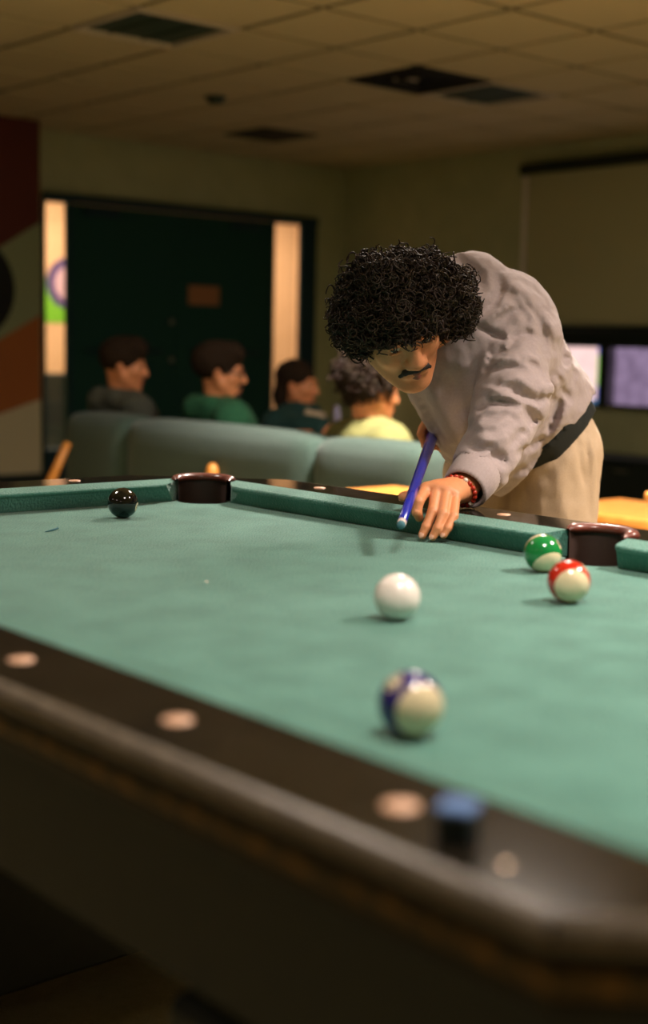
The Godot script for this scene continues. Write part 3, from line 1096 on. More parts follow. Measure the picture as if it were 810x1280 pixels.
func cushion(t: Node3D, org: Vector3, along: Vector3, out: Vector3, s0: float, s1: float, k0: float, k1: float) -> void:
	# profile: (distance out from the nose, height)
	var prof := [Vector2(0.020, 0.0005), Vector2(0.005, 0.0285), Vector2(0.0006, 0.0325), Vector2(0.0, HN), Vector2(0.0022, 0.0378), Vector2(0.012, 0.0395), Vector2(0.03, 0.0418), Vector2(CW - 0.002, 0.0437), Vector2(CW, 0.043), Vector2(CW, 0.0005)]
	var st := flat()
	var n := 24
	var rows := []
	for i in n + 1:
		var f := float(i) / n
		var row := []
		for p in prof:
			var a: float = s0 - p.x * k0
			var b: float = s1 + p.x * k1
			# soft rounding of the nose at both ends
			var x: float = lerpf(a, b, f)
			var near: float = minf(x - a, b - x)
			var pull: float = 0.004 * pow(clampf(1.0 - near / 0.012, 0, 1), 2.0) if p.x < 0.01 else 0.0
			row.append(org + along * x + out * (p.x + pull) + Vector3.UP * p.y)
		rows.append(row)
	var m := prof.size()
	for i in n:
		for k in m - 1:
			var mid: Vector3 = (rows[i][k] + rows[i + 1][k + 1]) * 0.5
			var e: Vector2 = prof[k + 1] - prof[k]
			var nn: Vector3 = out * (-e.y) + Vector3.UP * e.x
			if k == m - 2:
				nn = out
			quad(st, rows[i][k], rows[i + 1][k], rows[i + 1][k + 1], rows[i][k + 1], nn)
	for e2 in [0, n]:
		var cen: Vector3 = Vector3.ZERO
		for p in rows[e2]:
			cen += p / float(m)
		for k in m:
			tri(st, cen, rows[e2][k], rows[e2][(k + 1) % m], along * (-1.0 if e2 == 0 else 1.0))
	part("cushion", done(st), mats.felt, t)

func pocket(t: Node3D, c: Vector2, dir: Vector2, corner: bool) -> void:
	var r := 0.0515
	var half := deg_to_rad(100.0 if corner else 92.0)
	var a0 := atan2(dir.y, dir.x)
	var n := 26
	# wall of the pocket: an arc behind the mouth, above the bed, and the full well below
	var st := smooth()
	for i in n:
		var t0 := a0 - half + 2 * half * i / n
		var t1 := a0 - half + 2 * half * (i + 1) / n
		var u0 := Vector3(cos(t0), 0, sin(t0))
		var u1 := Vector3(cos(t1), 0, sin(t1))
		var cc := Vector3(c.x, 0, c.y)
		quad(st, cc + u0 * r + Vector3.UP * (HR + 0.004), cc + u1 * r + Vector3.UP * (HR + 0.004), cc + u1 * (r - 0.003) + Vector3.UP * -0.06, cc + u0 * (r - 0.003) + Vector3.UP * -0.06, -u0)
	var w := part("pocket_wall", done(st), mats.pocket_wall, t)
	st = smooth()
	for i in 32:
		var t0 := TAU * i / 32
		var t1 := TAU * (i + 1) / 32
		var u0 := Vector3(cos(t0), 0, sin(t0))
		var u1 := Vector3(cos(t1), 0, sin(t1))
		var cc := Vector3(c.x, 0, c.y)
		quad(st, cc + u0 * 0.0535 + Vector3.UP * -0.028, cc + u1 * 0.0535 + Vector3.UP * -0.028, cc + u1 * 0.045 + Vector3.UP * -0.14, cc + u0 * 0.045 + Vector3.UP * -0.14, -u0)
		tri(st, cc + Vector3.UP * -0.14, cc + u0 * 0.045 + Vector3.UP * -0.14, cc + u1 * 0.045 + Vector3.UP * -0.14, Vector3.UP)
	part("pocket_well", done(st), mats.pocket_net, t)
	# lip: a flattened brown rim along the arc, its ends rounded
	st = smooth()
	var prof := [Vector2(-0.007, -0.004), Vector2(-0.009, 0.003), Vector2(-0.005, 0.0085), Vector2(0.003, 0.0105), Vector2(0.011, 0.008), Vector2(0.016, 0.001), Vector2(0.012, -0.002)]
	var rings := []
	for i in n + 1:
		var f := float(i) / n
		var th := a0 - half + 2 * half * f
		var u := Vector3(cos(th), 0, sin(th))
		var sc: float = 1.0
		var end: float = minf(f, 1.0 - f) * n
		if end < 2.0:
			sc = [0.25, 0.75, 1.0][int(end)]
		var ring := []
		for p in prof:
			ring.append(Vector3(c.x, HR, c.y) + u * (r + 0.002 + p.x * sc) + Vector3.UP * (p.y * sc))
		rings.append(ring)
	for i in n:
		for k in prof.size():
			var k2 := (k + 1) % prof.size()
			var cen := Vector3.ZERO
			for p in rings[i]:
				cen += p / float(prof.size())
			quad(st, rings[i][k], rings[i + 1][k], rings[i + 1][k2], rings[i][k2], (rings[i][k] + rings[i][k2]) * 0.5 - cen)
	part("pocket_lip", done(st), mats.pocket_lip, w)

# ------------------------------------------------------------------ balls
const FONT := {"0": "111101101101111", "1": "010110010010111", "2": "111001111100111", "4": "101101111001001", "8": "111101111101111"}

func ball_image(base: Color, stripe: bool, num: String) -> Image:
	var w := 512
	var h := 256
	var im := Image.create(w, h, false, Image.FORMAT_RGB8)
	var cream := Color8(236, 216, 178)
	for y in h:
		var lat := PI * (0.5 - (y + 0.5) / h)
		for x in w:
			var lon := TAU * (x + 0.5) / w
			var c := base
			if stripe and absf(lat) > deg_to_rad(36.0):
				c = cream
			if num != "":
				# two number discs on the equator
				for k in 2:
					var dl := wrapf(lon - PI * k, -PI, PI)
					if absf(dl) < 0.6 and absf(lat) < 0.6:
						var u := sin(dl) * cos(lat)
						var v := sin(lat)
						if u * u + v * v < 0.31 * 0.31:
							c = cream
							var cols := num.length() * 4 - 1
							var gx := int(floor((u / 0.30) * 4.5 + cols / 2.0))
							var gy := int(floor((-v / 0.30) * 4.5 + 2.5))
							if gx >= 0 and gx < cols and gy >= 0 and gy < 5 and gx % 4 < 3:
								if (FONT[num[gx / 4]] as String)[gy * 3 + gx % 4] == "1":
									c = Color8(30, 26, 24)
			im.set_pixel(x, y, c)
	return im

func ball(label: String, base: Color, stripe: bool, num: String, x: float, z: float, pole := Vector3.UP, disc := Vector3.BACK, wear := 0.1) -> void:
	var s := SphereMesh.new()
	s.radius = 0.028575
	s.height = 0.05715
	s.radial_segments = 64
	s.rings = 32
	var m := StandardMaterial3D.new()
	m.roughness = wear
	m.clearcoat_enabled = true
	m.clearcoat = 0.6
	m.clearcoat_roughness = 0.05
	if num == "":
		m.albedo_color = base
	else:
		m.albedo_texture = ImageTexture.create_from_image(ball_image(base, stripe, num))
	var o := part("billiard_ball", s, m, self, T(x, 0.028575, z))
	tag(o, label, "ball", "balls on the table")
	# pole and disc are given along the camera's right, up and back
	var yw := (cam_basis * pole).normalized()
	var zw := cam_basis * disc
	zw = (zw - yw * zw.dot(yw)).normalized()
	o.basis = Basis(yw.cross(zw), yw, zw)

func build_balls() -> void:
	ball("glossy black ball near the corner pocket at the short rail", Color8(14, 14, 13), false, "8", 0.158, 0.301, Vector3(0, 0.3, 1), Vector3(1, -0.3, 0.0), 0.06)
	ball("green striped ball at the side pocket jaw", Color8(24, 128, 62), true, "14", 1.0105, 0.1048, Vector3(0.28, -0.78, 0.56), Vector3(0.85, 0.33, 0.3))
	ball("red striped ball in front of the side pocket", Color8(196, 40, 24), true, "11", 1.1947, 0.2702, Vector3(0.06, -0.3, 0.95), Vector3(0.75, 0.54, 0.38))
	ball("plain cream white cue ball", Color8(244, 232, 224), false, "", 1.1469, 0.5385, Vector3.UP, Vector3.BACK, 0.25)
	ball("dark purple striped ball beside the near long rail", Color8(44, 30, 110), true, "12", 1.516, 0.8766, Vector3(0.40, -0.2, 0.885), Vector3(-0.48, 0.67, 0.56))

# ------------------------------------------------------------------ lounge furniture
func cushion_box(size: Vector3, r: float, cell := 0.02, puff := 0.0) -> ArrayMesh:
	# soft upholstered block: rounded box with a slightly puffed face
	var st := smooth()
	var nu := 10
	var h := size * 0.5
	for f in 6:
		var ax := f / 2
		var s := -1.0 if f % 2 == 0 else 1.0
		var g := []
		for i in nu + 1:
			var row := []
			for k in nu + 1:
				var a := -1.0 + 2.0 * i / nu
				var b := -1.0 + 2.0 * k / nu
				a = sin(a * PI / 2)
				b = sin(b * PI / 2)
				var v := Vector3.ZERO
				v[ax] = s * h[ax]
				v[(ax + 1) % 3] = a * h[(ax + 1) % 3]
				v[(ax + 2) % 3] = b * h[(ax + 2) % 3]
				var core := v.clamp(-(h - Vector3(r, r, r)), h - Vector3(r, r, r))
				var dd := v - core
				var p := core + dd.normalized() * r
				p += dd.normalized() * puff * (1 - a * a) * (1 - b * b)
				row.append(p)
			g.append(row)
		for i in nu:
			for k in nu:
				var cc: Vector3 = (g[i][k] + g[i + 1][k + 1]) * 0.5
				var on := Vector3.ZERO
				on[ax] = s
				quad(st, g[i][k], g[i + 1][k], g[i + 1][k + 1], g[i][k + 1], on + cc.normalized() * 0.01)
	return done(st)

func build_lounge() -> void:
	# sofa seen from behind: back face at z = -1.547, top 0.77
	var zb := -1.56
	var s := thing("sofa", "long grey green upholstered sofa with its back to the table", "sofa", Vector3(-2.06, 0, zb))
	var xs := [-3.3, -2.775, -1.515, -0.955]
	for i in 3:
		var w: float = xs[i + 1] - xs[i]
		part("back_cushion", cushion_box(Vector3(w - 0.004, 0.6, 0.24), 0.075, 0.02, 0.008), mats.sofa_cloth, s, Vector3((xs[i] + xs[i + 1]) / 2 + 2.06, 0.47, -0.12))
		part("seat_cushion", cushion_box(Vector3(w - 0.004, 0.18, 0.62), 0.05, 0.02, 0.006), mats.sofa_cloth, s, Vector3((xs[i] + xs[i + 1]) / 2 + 2.06, 0.33, -0.54))
	part("base", rbox(Vector3(2.3, 0.12, 0.8), 0.02), mats.sofa_cloth, s, Vector3(-0.07, 0.18, -0.43))
	for x in [-1.06, 1.06]:
		for z in [-0.06, -0.78]:
			part("leg", tube([Vector3(x, 0, z), Vector3(x, 0.14, z)], [0.02, 0.03], 10), mats.oak, s)
	var p2 := at(235, 581, 5.36)
	part("rear_post", tube([Vector3(p2.x + 2.06, 0.0, 0.035), Vector3(p2.x + 2.06, p2.y - 0.02, 0.035), Vector3(p2.x + 2.06, p2.y, 0.035)], [0.024, 0.024, 0.012], 12), mats.oak, s)
	var e0 := at(85, 553, 6.0)
	var e1 := at(62, 604, 6.0)
	part("end_board", tube([Vector3(e0.x + 2.06, e0.y, e0.z - zb), Vector3(e1.x + 2.06, e1.y, e1.z - zb), Vector3(e1.x + 2.04, 0.0, e1.z - zb)], [0.018, 0.024, 0.024], 8), mats.oak, s)
	# oak coffee table and chair behind the player
	var b := at(770, 636, 5.2)
	var tb := thing("oak_table", "low oak table behind the player", "table", Vector3(b.x + 0.1, 0, b.z - 0.1), 0.0)
	part("top", rbox(Vector3(0.7, 0.04, 0.5), 0.008), mats.oak, tb, Vector3(0, 0.49, 0))
	part("apron", rbox(Vector3(0.62, 0.07, 0.42), 0.004), mats.oak, tb, Vector3(0, 0.435, 0))
	for i in 4:
		part("leg", rbox(Vector3(0.05, 0.47, 0.05), 0.006), mats.oak, tb, Vector3(-0.3 if i % 2 == 0 else 0.3, 0.235, -0.2 if i < 2 else 0.2))
	var g := at(815, 590, 4.9)
	var ch := thing("oak_armchair", "oak armchair with a black cushion beside the low oak table", "armchair", Vector3(g.x + 0.60, 0, g.z + 0.12))
	for i in 4:
		var sx := -0.27 if i % 2 == 0 else 0.27
		var sz := -0.28 if i < 2 else 0.28
		part("leg", rbox(Vector3(0.045, 0.64, 0.045), 0.008), mats.oak, ch, Vector3(sx, 0.32, sz))
	for sx in [-0.27, 0.27]:
		part("armrest", rbox(Vector3(0.075, 0.03, 0.66), 0.012), mats.oak, ch, Vector3(sx, 0.65, 0))
	part("seat", cushion_box(Vector3(0.5, 0.14, 0.54), 0.05), mats.black, ch, Vector3(0, 0.4, 0))
	part("back", cushion_box(Vector3(0.12, 0.36, 0.54), 0.05), mats.black, ch, Vector3(0.2, 0.62, 0))
	# oak side table beside the sofa's near end
	var h := at(500, 611, 4.5)
	var sd := thing("oak_side_table", "small oak side table at the sofa end behind the rail", "table", Vector3(h.x + 0.12, 0, h.z + 0.12))
	part("top", rbox(Vector3(0.42, 0.035, 0.36), 0.01), mats.oak, sd, Vector3(0, h.y - 0.017, 0))
	for i in 4:
		part("leg", tube([Vector3(-0.17 if i % 2 == 0 else 0.17, 0, -0.14 if i < 2 else 0.14), Vector3(-0.17 if i % 2 == 0 else 0.17, h.y - 0.035, -0.14 if i < 2 else 0.14)], [0.016, 0.02], 8), mats.oak, sd)

func build_corridor() -> void:
	var x0 := FAR_X - 0.15
	var x1 := -9.2
	var pm := textured("corridor_paint", Color8(222, 186, 150), Color8(230, 194, 158), 0.9, 0.03, 1.0, 51, 128)
	struct("wall_corridor", rbox(Vector3(0.1, 2.9, 7.0), 0.001), pm, Vector3(x1 - 0.05, 1.3, -5.2))
	struct("wall_corridor", rbox(Vector3(x0 - x1, 2.9, 0.1), 0.001), pm, Vector3((x0 + x1) / 2, 1.3, -8.7))
	struct("wall_corridor", rbox(Vector3(x0 - x1, 2.9, 0.1), 0.001), pm, Vector3((x0 + x1) / 2, 1.3, -1.7))
	struct("ceiling_corridor", rbox(Vector3(x0 - x1 + 0.2, 0.1, 7.1), 0.001), mats.ceiling_tile, Vector3((x0 + x1) / 2, 2.7, -5.2))
	area_light(Vector3(-8.2, 2.57, -4.4), Vector2(0.6, 1.2), Color(1.0, 0.86, 0.7), 5.0)
	area_light(Vector3(-8.2, 2.57, -6.8), Vector2(0.6, 1.2), Color(1.0, 0.86, 0.7), 5.0)
	for z in [-4.4, -6.8]:
		var o := thing("corridor_lamp", "lit ceiling lamp in the corridor " + ("above the wall poster" if z > -5 else "past the doors"), "light", Vector3(-8.2, 2.62, z))
		part("diffuser", rbox(Vector3(0.6, 0.01, 1.2), 0.002), mats.lamp_glow, o, Vector3(0, -0.03, 0))
		part("housing", rbox(Vector3(0.64, 0.03, 1.24), 0.004), mats.fixture_frame, o, Vector3(0, -0.01, 0))
	# poster seen through the side light
	var dd := (cam_basis * Vector3((72 - 405.0) / FPX, (640.0 - 362) / FPX, -1.0))
	var k := (x1 - cam_pos.x) / dd.x
	var p := cam_pos + dd * k
	var po := thing("wall_poster", "green and purple round poster on the corridor wall", "poster", Vector3(x1 + 0.002, p.y, p.z))
	mat("poster_green", Color8(110, 190, 30), 0.6)
	mat("poster_purple", Color8(74, 56, 130), 0.6)
	mat("poster_lilac", Color8(206, 176, 200), 0.6)
	part("sheet", rbox(Vector3(0.004, 0.42, 0.5), 0.001), mats.poster_green, po, Vector3(0.002, -0.1, 0.0))
	for i in 2:
		var d := CylinderMesh.new()
		d.top_radius = [0.24, 0.16][i]
		d.bottom_radius = d.top_radius
		d.height = 0.004
		part(["ring", "centre"][i], d, mats[["poster_purple", "poster_lilac"][i]], po, Vector3(0.005 + 0.003 * i, 0.06, -0.12), Vector3(0, 0, 90))
	var kb := at(70, 500, 11.2)
	var cb := thing("corridor_cabinet", "dark cabinet with grey boxes standing in the corridor", "cabinet", Vector3(kb.x, 0, kb.z))
	part("body", rbox(Vector3(0.5, 0.42, 0.6), 0.01), mats.fixture_off, cb, Vector3(0, 0.21, 0))
	part("box", rbox(Vector3(0.34, 0.2, 0.4), 0.01), mats.vent, cb, Vector3(0, 0.72, 0.03))
	part("shelf", rbox(Vector3(0.46, 0.2, 0.5), 0.01), mats.chalk_side, cb, Vector3(0, 0.52, 0))

# ------------------------------------------------------------------ people
func head_ops(c: Vector3, b: Basis, s: float, ears := true) -> Array:
	var P := func(x: float, y: float, z: float) -> Vector3: return c + b * (Vector3(x, y, z) * s)
	var o := []
	o.append(["e", P.call(0, 0.035, -0.015), b, Vector3(0.074, 0.09, 0.095) * s, 0.02 * s])
	o.append(["e", P.call(0, -0.03, 0.03), b, Vector3(0.058, 0.085, 0.06) * s, 0.03 * s])
	for e in [-1.0, 1.0]:
		o.append(["c", P.call(0.052 * e, -0.048, 0.005), P.call(0.016 * e, -0.097, 0.06), 0.023 * s, 0.019 * s, 0.03 * s])
		o.append(["e", P.call(0.037 * e, -0.022, 0.058), b, Vector3(0.024, 0.022, 0.024) * s, 0.025 * s])
	o.append(["e", P.call(0, -0.102, 0.068), b, Vector3(0.02, 0.015, 0.015) * s, 0.02 * s])
	o.append(["c", P.call(-0.035, 0.022, 0.078), P.call(0.035, 0.022, 0.078), 0.013 * s, 0.013 * s, 0.02 * s])
	for e in [-1.0, 1.0]:
		o.append(["-e", P.call(0.031 * e, 0.003, 0.098), b, Vector3(0.017, 0.008, 0.015) * s, 0.012 * s])
	o.append(["c", P.call(0, 0.014, 0.088), P.call(0, -0.028, 0.1055), 0.0095 * s, 0.0145 * s, 0.014 * s])
	for e in [-1.0, 1.0]:
		o.append(["e", P.call(0.0145 * e, -0.033, 0.098), b, Vector3(0.0095, 0.009, 0.012) * s, 0.008 * s])
	o.append(["c", P.call(-0.018, -0.064, 0.083), P.call(0.018, -0.064, 0.083), 0.009 * s, 0.009 * s, 0.014 * s])
	if ears:
		for e in [-1.0, 1.0]:
			o.append(["e", P.call(0.077 * e, -0.012, -0.008), b * Basis(Vector3.UP, 0.35 * e), Vector3(0.009, 0.031, 0.019) * s, 0.008 * s])
	return o

func face_parts(person: Node3D, c: Vector3, b: Basis, s: float, lids := true, moustache := true, beard := false) -> void:
	var P := func(x: float, y: float, z: float) -> Vector3: return c + b * (Vector3(x, y, z) * s)
	for e in [-1.0, 1.0]:
		var ball_ := SphereMesh.new()
		ball_.radius = 0.0125 * s
		ball_.height = 0.025 * s
		ball_.radial_segments = 20
		ball_.rings = 10
		var eye := part("eye", ball_, mats.eye_white, person, P.call(0.031 * e, 0.003, 0.0735))
		var iris := SphereMesh.new()
		iris.radius = 0.0062 * s
		iris.height = 0.0124 * s
		iris.radial_segments = 16
		iris.rings = 8
		part("iris", iris, mats.iris, eye, b * (Vector3(-0.001, -0.004, 0.0072) * s))
		if lids:
			part("eyelid", sdf_mesh([["c", P.call(0.031 * e - 0.014, 0.009, 0.083), P.call(0.031 * e + 0.014, 0.009, 0.083), 0.0045 * s, 0.0045 * s, 0.001], ["c", P.call(0.031 * e - 0.012, -0.0065, 0.084), P.call(0.031 * e + 0.012, -0.0065, 0.084), 0.003 * s, 0.003 * s, 0.001]], 0.0022), mats.skin, person)
		part("eyebrow", sdf_mesh([["c", P.call(0.012 * e, 0.024, 0.093), P.call(0.034 * e, 0.03, 0.086), 0.0042 * s, 0.0042 * s, 0.003], ["c", P.call(0.034 * e, 0.03, 0.086), P.call(0.052 * e, 0.024, 0.068), 0.0042 * s, 0.002 * s, 0.003], ["n", 300.0, 0.0015, 4]], 0.0024), mats.facial_hair, person)
	part("lips", sdf_mesh([["c", P.call(-0.021, -0.064, 0.082), P.call(0, -0.0605, 0.0925), 0.003 * s, 0.005 * s, 0.004], ["c", P.call(0, -0.0605, 0.0925), P.call(0.021, -0.064, 0.082), 0.005 * s, 0.003 * s, 0.004], ["c", P.call(-0.018, -0.069, 0.082), P.call(0, -0.0715, 0.0905), 0.003 * s, 0.0058 * s, 0.003], ["c", P.call(0, -0.0715, 0.0905), P.call(0.018, -0.069, 0.082), 0.0058 * s, 0.003 * s, 0.003]], 0.0018), mats.lips, person)
	if moustache:
		part("moustache", sdf_mesh([["c", P.call(0.002, -0.0475, 0.099), P.call(0.022, -0.054, 0.0885), 0.0068 * s, 0.0062 * s, 0.003], ["c", P.call(-0.002, -0.0475, 0.099), P.call(-0.022, -0.054, 0.0885), 0.0068 * s, 0.0062 * s, 0.003], ["c", P.call(0.022, -0.054, 0.0885), P.call(0.031, -0.066, 0.080), 0.0056 * s, 0.0036 * s, 0.003], ["c", P.call(-0.022, -0.054, 0.0885), P.call(-0.031, -0.066, 0.080), 0.0056 * s, 0.0036 * s, 0.003], ["n", 260.0, 0.0016, 8]], 0.0018), mats.facial_hair, person)
	if beard:
		part("beard", sdf_mesh([["c", P.call(-0.052, -0.05, 0.0), P.call(-0.012, -0.1, 0.066), 0.02 * s, 0.02 * s, 0.02], ["c", P.call(0.052, -0.05, 0.0), P.call(0.012, -0.1, 0.066), 0.02 * s, 0.02 * s, 0.02], ["e", P.call(0, -0.1, 0.066), b, Vector3(0.03, 0.024, 0.022) * s, 0.02], ["n", 120.0, 0.004, 2]], 0.006), mats.facial_hair, person)

# loose curls standing on a hair volume
func curl_variants(r0: float, sides: int) -> Array:
	var out := []
	var rng := RandomNumberGenerator.new()
	rng.seed = 77
	for q in 10:
		var V := PackedVector3Array()
		var N := PackedVector3Array()
		var I := PackedInt32Array()
		var turns := rng.randf_range(0.9, 2.0)
		var rad := rng.randf_range(0.0045, 0.0085)
		var len_ := rng.randf_range(0.009, 0.022)
		var seg := int(11 * turns) + 3
		var pts := []
		for i in seg + 1:
			var f := float(i) / seg
			var a := TAU * turns * f + q
			var rr := rad * (0.5 + 0.5 * f) * (1.0 + 0.25 * sin(f * 5.0 + q))
			pts.append(Vector3(cos(a) * rr, len_ * f, sin(a) * rr))
		for i in seg + 1:
			var tg: Vector3 = (pts[mini(i + 1, seg)] - pts[maxi(i - 1, 0)]).normalized()
			var u := tg.cross(Vector3(0.3, 1, 0.2)).normalized()
			var w := tg.cross(u)
			var r := r0 * (1.0 - 0.55 * pow(float(i) / seg, 2.0))
			for k in sides:
				var an := TAU * k / sides
				var nn := u * cos(an) + w * sin(an)
				N.append(nn)
				V.append(pts[i] + nn * r)
		for i in seg:
			for k in sides:
				var k2 := (k + 1) % sides
				var a0 := i * sides + k
				var b0 := i * sides + k2
				var c0 := (i + 1) * sides + k2
				var d0 := (i + 1) * sides + k
				I.append_array(PackedInt32Array([a0, c0, b0, a0, d0, c0]))
		out.append([V, N, I])
	return out

func curls(volumes: Array, count: int, face: Callable, r0: float, seed_: int, scale := 1.0, sides := 4) -> ArrayMesh:
	# volumes: [centre, basis, radii]; face(point) is true where no hair grows
	var rng := RandomNumberGenerator.new()
	rng.seed = seed_
	var noise := FastNoiseLite.new()
	noise.seed = seed_
	noise.frequency = 22.0
	var vars := curl_variants(r0, sides)
	var V := PackedVector3Array()
	var N := PackedVector3Array()
	var I := PackedInt32Array()
	var C := PackedColorArray()
	for i in count:
		var vo: Array = volumes[i % volumes.size()]
		var dir := Vector3(rng.randfn(), rng.randfn(), rng.randfn()).normalized()
		var k := 0.86 + 0.17 * rng.randf()
		var p: Vector3 = vo[0] + (vo[1] as Basis) * (dir * (vo[2] as Vector3) * k)
		p += (vo[1] as Basis) * dir * noise.get_noise_3dv(p) * 0.018
		if face.call(p):
			continue
		var nrm: Vector3 = ((vo[1] as Basis) * (dir / (vo[2] as Vector3))).normalized()
		var inside := false
		for w in volumes:
			if w != vo:
				var q: Vector3 = (w[1] as Basis).transposed() * (p - w[0]) / (w[2] as Vector3)
				if q.length() < 0.82:
					inside = true
		if inside:
			continue
		var up := (nrm * rng.randf_range(0.1, 1.0) + Vector3(rng.randfn(), rng.randfn() - 0.35, rng.randfn()) * 0.6).normalized()
		var x := up.cross(Vector3(rng.randfn(), rng.randfn(), rng.randfn())).normalized()
		var s := scale * rng.randf_range(0.6, 1.5)
		var bs := Basis(x, up, x.cross(up))
		var v: Array = vars[rng.randi() % vars.size()]
		var base := V.size()
		V.append_array(Transform3D(bs.scaled(Vector3.ONE * s), p - up * 0.006) * (v[0] as PackedVector3Array))
		N.append_array(Transform3D(bs, Vector3.ZERO) * (v[1] as PackedVector3Array))
		for q in v[2]:
			I.append(q + base)
		var t := rng.randf()
		var cc := PackedColorArray()
		cc.resize((v[0] as PackedVector3Array).size())
		cc.fill(Color(0.030, 0.0185, 0.0115) * lerpf(0.75, 1.3, t))
		C.append_array(cc)
	return commit(V, N, I, C)

func build_player() -> void:
	var hipL := at(690, 575, 2.98)
	var person := thing("person", "player in grey hoodie and beige trousers leaning over the rail with a blue cue", "person", Vector3(hipL.x, 0, hipL.z))
	person.position = Vector3.ZERO
	# head frame
	var th := deg_to_rad(43.0)
	var img_up := (cam_basis.x * -0.24 + cam_basis.y * 0.97).normalized()
	var U := (img_up * cos(th) + cam_basis.z * sin(th)).normalized()
	var F := (-img_up * sin(th) + cam_basis.z * cos(th)).normalized()
	var X := U.cross(F).normalized()
	F = (F + X * 0.14).normalized()
	X = U.cross(F).normalized()
	var hb := Basis(X, U, F)
	var eye_mid := at(514, 431, 2.50)
	var hs := 0.96
	var hc := eye_mid - hb * (Vector3(0, 0.003, 0.085) * hs)
	var H := func(x: float, y: float, z: float) -> Vector3: return hc + hb * (Vector3(x, y, z) * hs)
	var neck := at(585, 392, 2.74)
	# joints
	var wr := at(581, 609, 2.462)
	var ski := []
	ski.append_array(head_ops(hc, hb, hs))
	ski.append(["c", H.call(0, -0.04, -0.03), neck, 0.052, 0.06, 0.03])
	var head := sdf(ski, 0.004)
	var elbowL := at(641, 500, 2.62)
	var shL := at(642, 425, 2.75)
	var hand := []
	hand.append_array(left_hand(wr, elbowL))
	var hl := sdf(hand, 0.0024)
	# under the clothes: trunk, arms and legs, one field
	var chest := at(598, 438, 2.80)
	var pelv := at(678, 545, 3.03)
	var shR := at(540, 425, 2.88)
	var elR := at(600, 500, 3.2)
	var tipc := T(0.787, 0.05, 0.186)
	var cdir := Vector3(-0.645, 0.144, -0.75).normalized()
	var grip := tipc + cdir * 0.72
	var hipR := at(612, 590, 3.06)
	var footL := Vector3(hipL.x + 0.02, 0.09, hipL.z - 0.03)
	var footR := Vector3(hipR.x - 0.05, 0.09, hipR.z - 0.12)
	var kneeL := hipL.lerp(footL, 0.5) + Vector3(0.02, 0, 0.03)
	var kneeR := hipR.lerp(footR, 0.5) + Vector3(0.02, 0, 0.03)
	var wrR := grip + Vector3(0.01, 0.055, -0.04)
	var trunk := [["c", chest, pelv, 0.11, 0.09, 0.05], ["c", neck, chest, 0.055, 0.1, 0.05], ["c", shL, elbowL, 0.05, 0.042, 0.03], ["c", elbowL, wr, 0.042, 0.027, 0.02],
		["c", chest, shL, 0.09, 0.06, 0.04], ["c", chest, shR, 0.09, 0.06, 0.04], ["c", shR, elR, 0.05, 0.042, 0.03], ["c", elR, wrR, 0.042, 0.027, 0.02],
		["c", pelv, hipL, 0.085, 0.08, 0.04], ["c", pelv, hipR, 0.085, 0.08, 0.04], ["c", hipL, kneeL, 0.08, 0.055, 0.03], ["c", kneeL, footL, 0.055, 0.04, 0.03],
		["c", hipR, kneeR, 0.08, 0.055, 0.03], ["c", kneeR, footR, 0.055, 0.04, 0.03]]
	var body := sdf(trunk, 0.012)
	var hr_ := sdf(right_hand(grip, cdir, wrR), 0.003)
	part("body", merge([body, head, hl, hr_]), mats.skin, person)
	face_parts(person, hc, hb, hs)
	nails(person)
	# hoodie
	var axis := (pelv - chest).normalized()
	var h1 := at(736, 484, 3.10)
	var h2 := at(704, 540, 2.90)
	var h3 := at(642, 612, 2.86)
	var hn := (h2 - h1).cross(h3 - h1).normalized()
	if hn.dot(axis) < 0.0:
		hn = -hn
	var hd := []
	hd.append(["c", at(600, 436, 2.81), at(670, 531, 3.01), 0.156, 0.144, 0.05])
	hd.append(["c", at(606, 520, 2.85), at(640, 572, 2.93), 0.105, 0.085, 0.06])
	hd.append(["c", at(660, 515, 3.0), at(682, 572, 3.02), 0.125, 0.118, 0.05])
	hd.append(["c", at(562, 468, 2.76), at(604, 545, 2.82), 0.088, 0.085, 0.05])
	hd.append(["p", h1, hn])
	hd.append(["c", at(632, 398, 2.79), at(645, 425, 2.75), 0.085, 0.08, 0.06])
	hd.append(["c", at(545, 410, 2.86), at(540, 425, 2.88), 0.085, 0.08, 0.06])
	# hood folded behind the neck
	hd.append(["e", at(590, 363, 2.79), cam_basis, Vector3(0.078, 0.08, 0.085), 0.02])
	hd.append(["e", at(602, 392, 2.74), cam_basis, Vector3(0.06, 0.06, 0.07), 0.03])
	hd.append(["c", at(545, 352, 2.72), at(575, 342, 2.76), 0.034, 0.038, 0.02])
	hd.append(["c", at(575, 342, 2.76), at(606, 360, 2.74), 0.038, 0.04, 0.012])
	hd.append(["c", at(606, 360, 2.74), at(604, 388, 2.69), 0.04, 0.032, 0.012])
	hd.append(["c", at(600, 396, 2.68), at(560, 446, 2.69), 0.034, 0.034, 0.03])
	# left sleeve
	hd.append(["c", at(644, 428, 2.735), at(640, 500, 2.61), 0.074, 0.070, 0.012])
	hd.append(["c", at(640, 500, 2.61), at(603, 583, 2.51), 0.070, 0.055, 0.02])
	# right sleeve
	hd.append(["c", shR, elR, 0.075, 0.065, 0.03])
	hd.append(["c", elR, wrR + (elR - wrR) * 0.12, 0.062, 0.042, 0.02])
	# the sleeve ends at the ribbed cuff
	var cuff_a := at(597, 590, 2.492)
	var cuff_b := at(580, 612, 2.452)
	hd.append(["p", cuff_a.lerp(cuff_b, 0.1), (cuff_b - cuff_a).normalized(), 0.09])
	hd.append_array(hoodie_folds())
	hd.append(["n", 9.0, 0.005, 21])
	hd.append(["n", 26.0, 0.003, 22])
	var hoodie := part("hoodie", sdf_mesh(hd, 0.005), mats.hoodie, person)
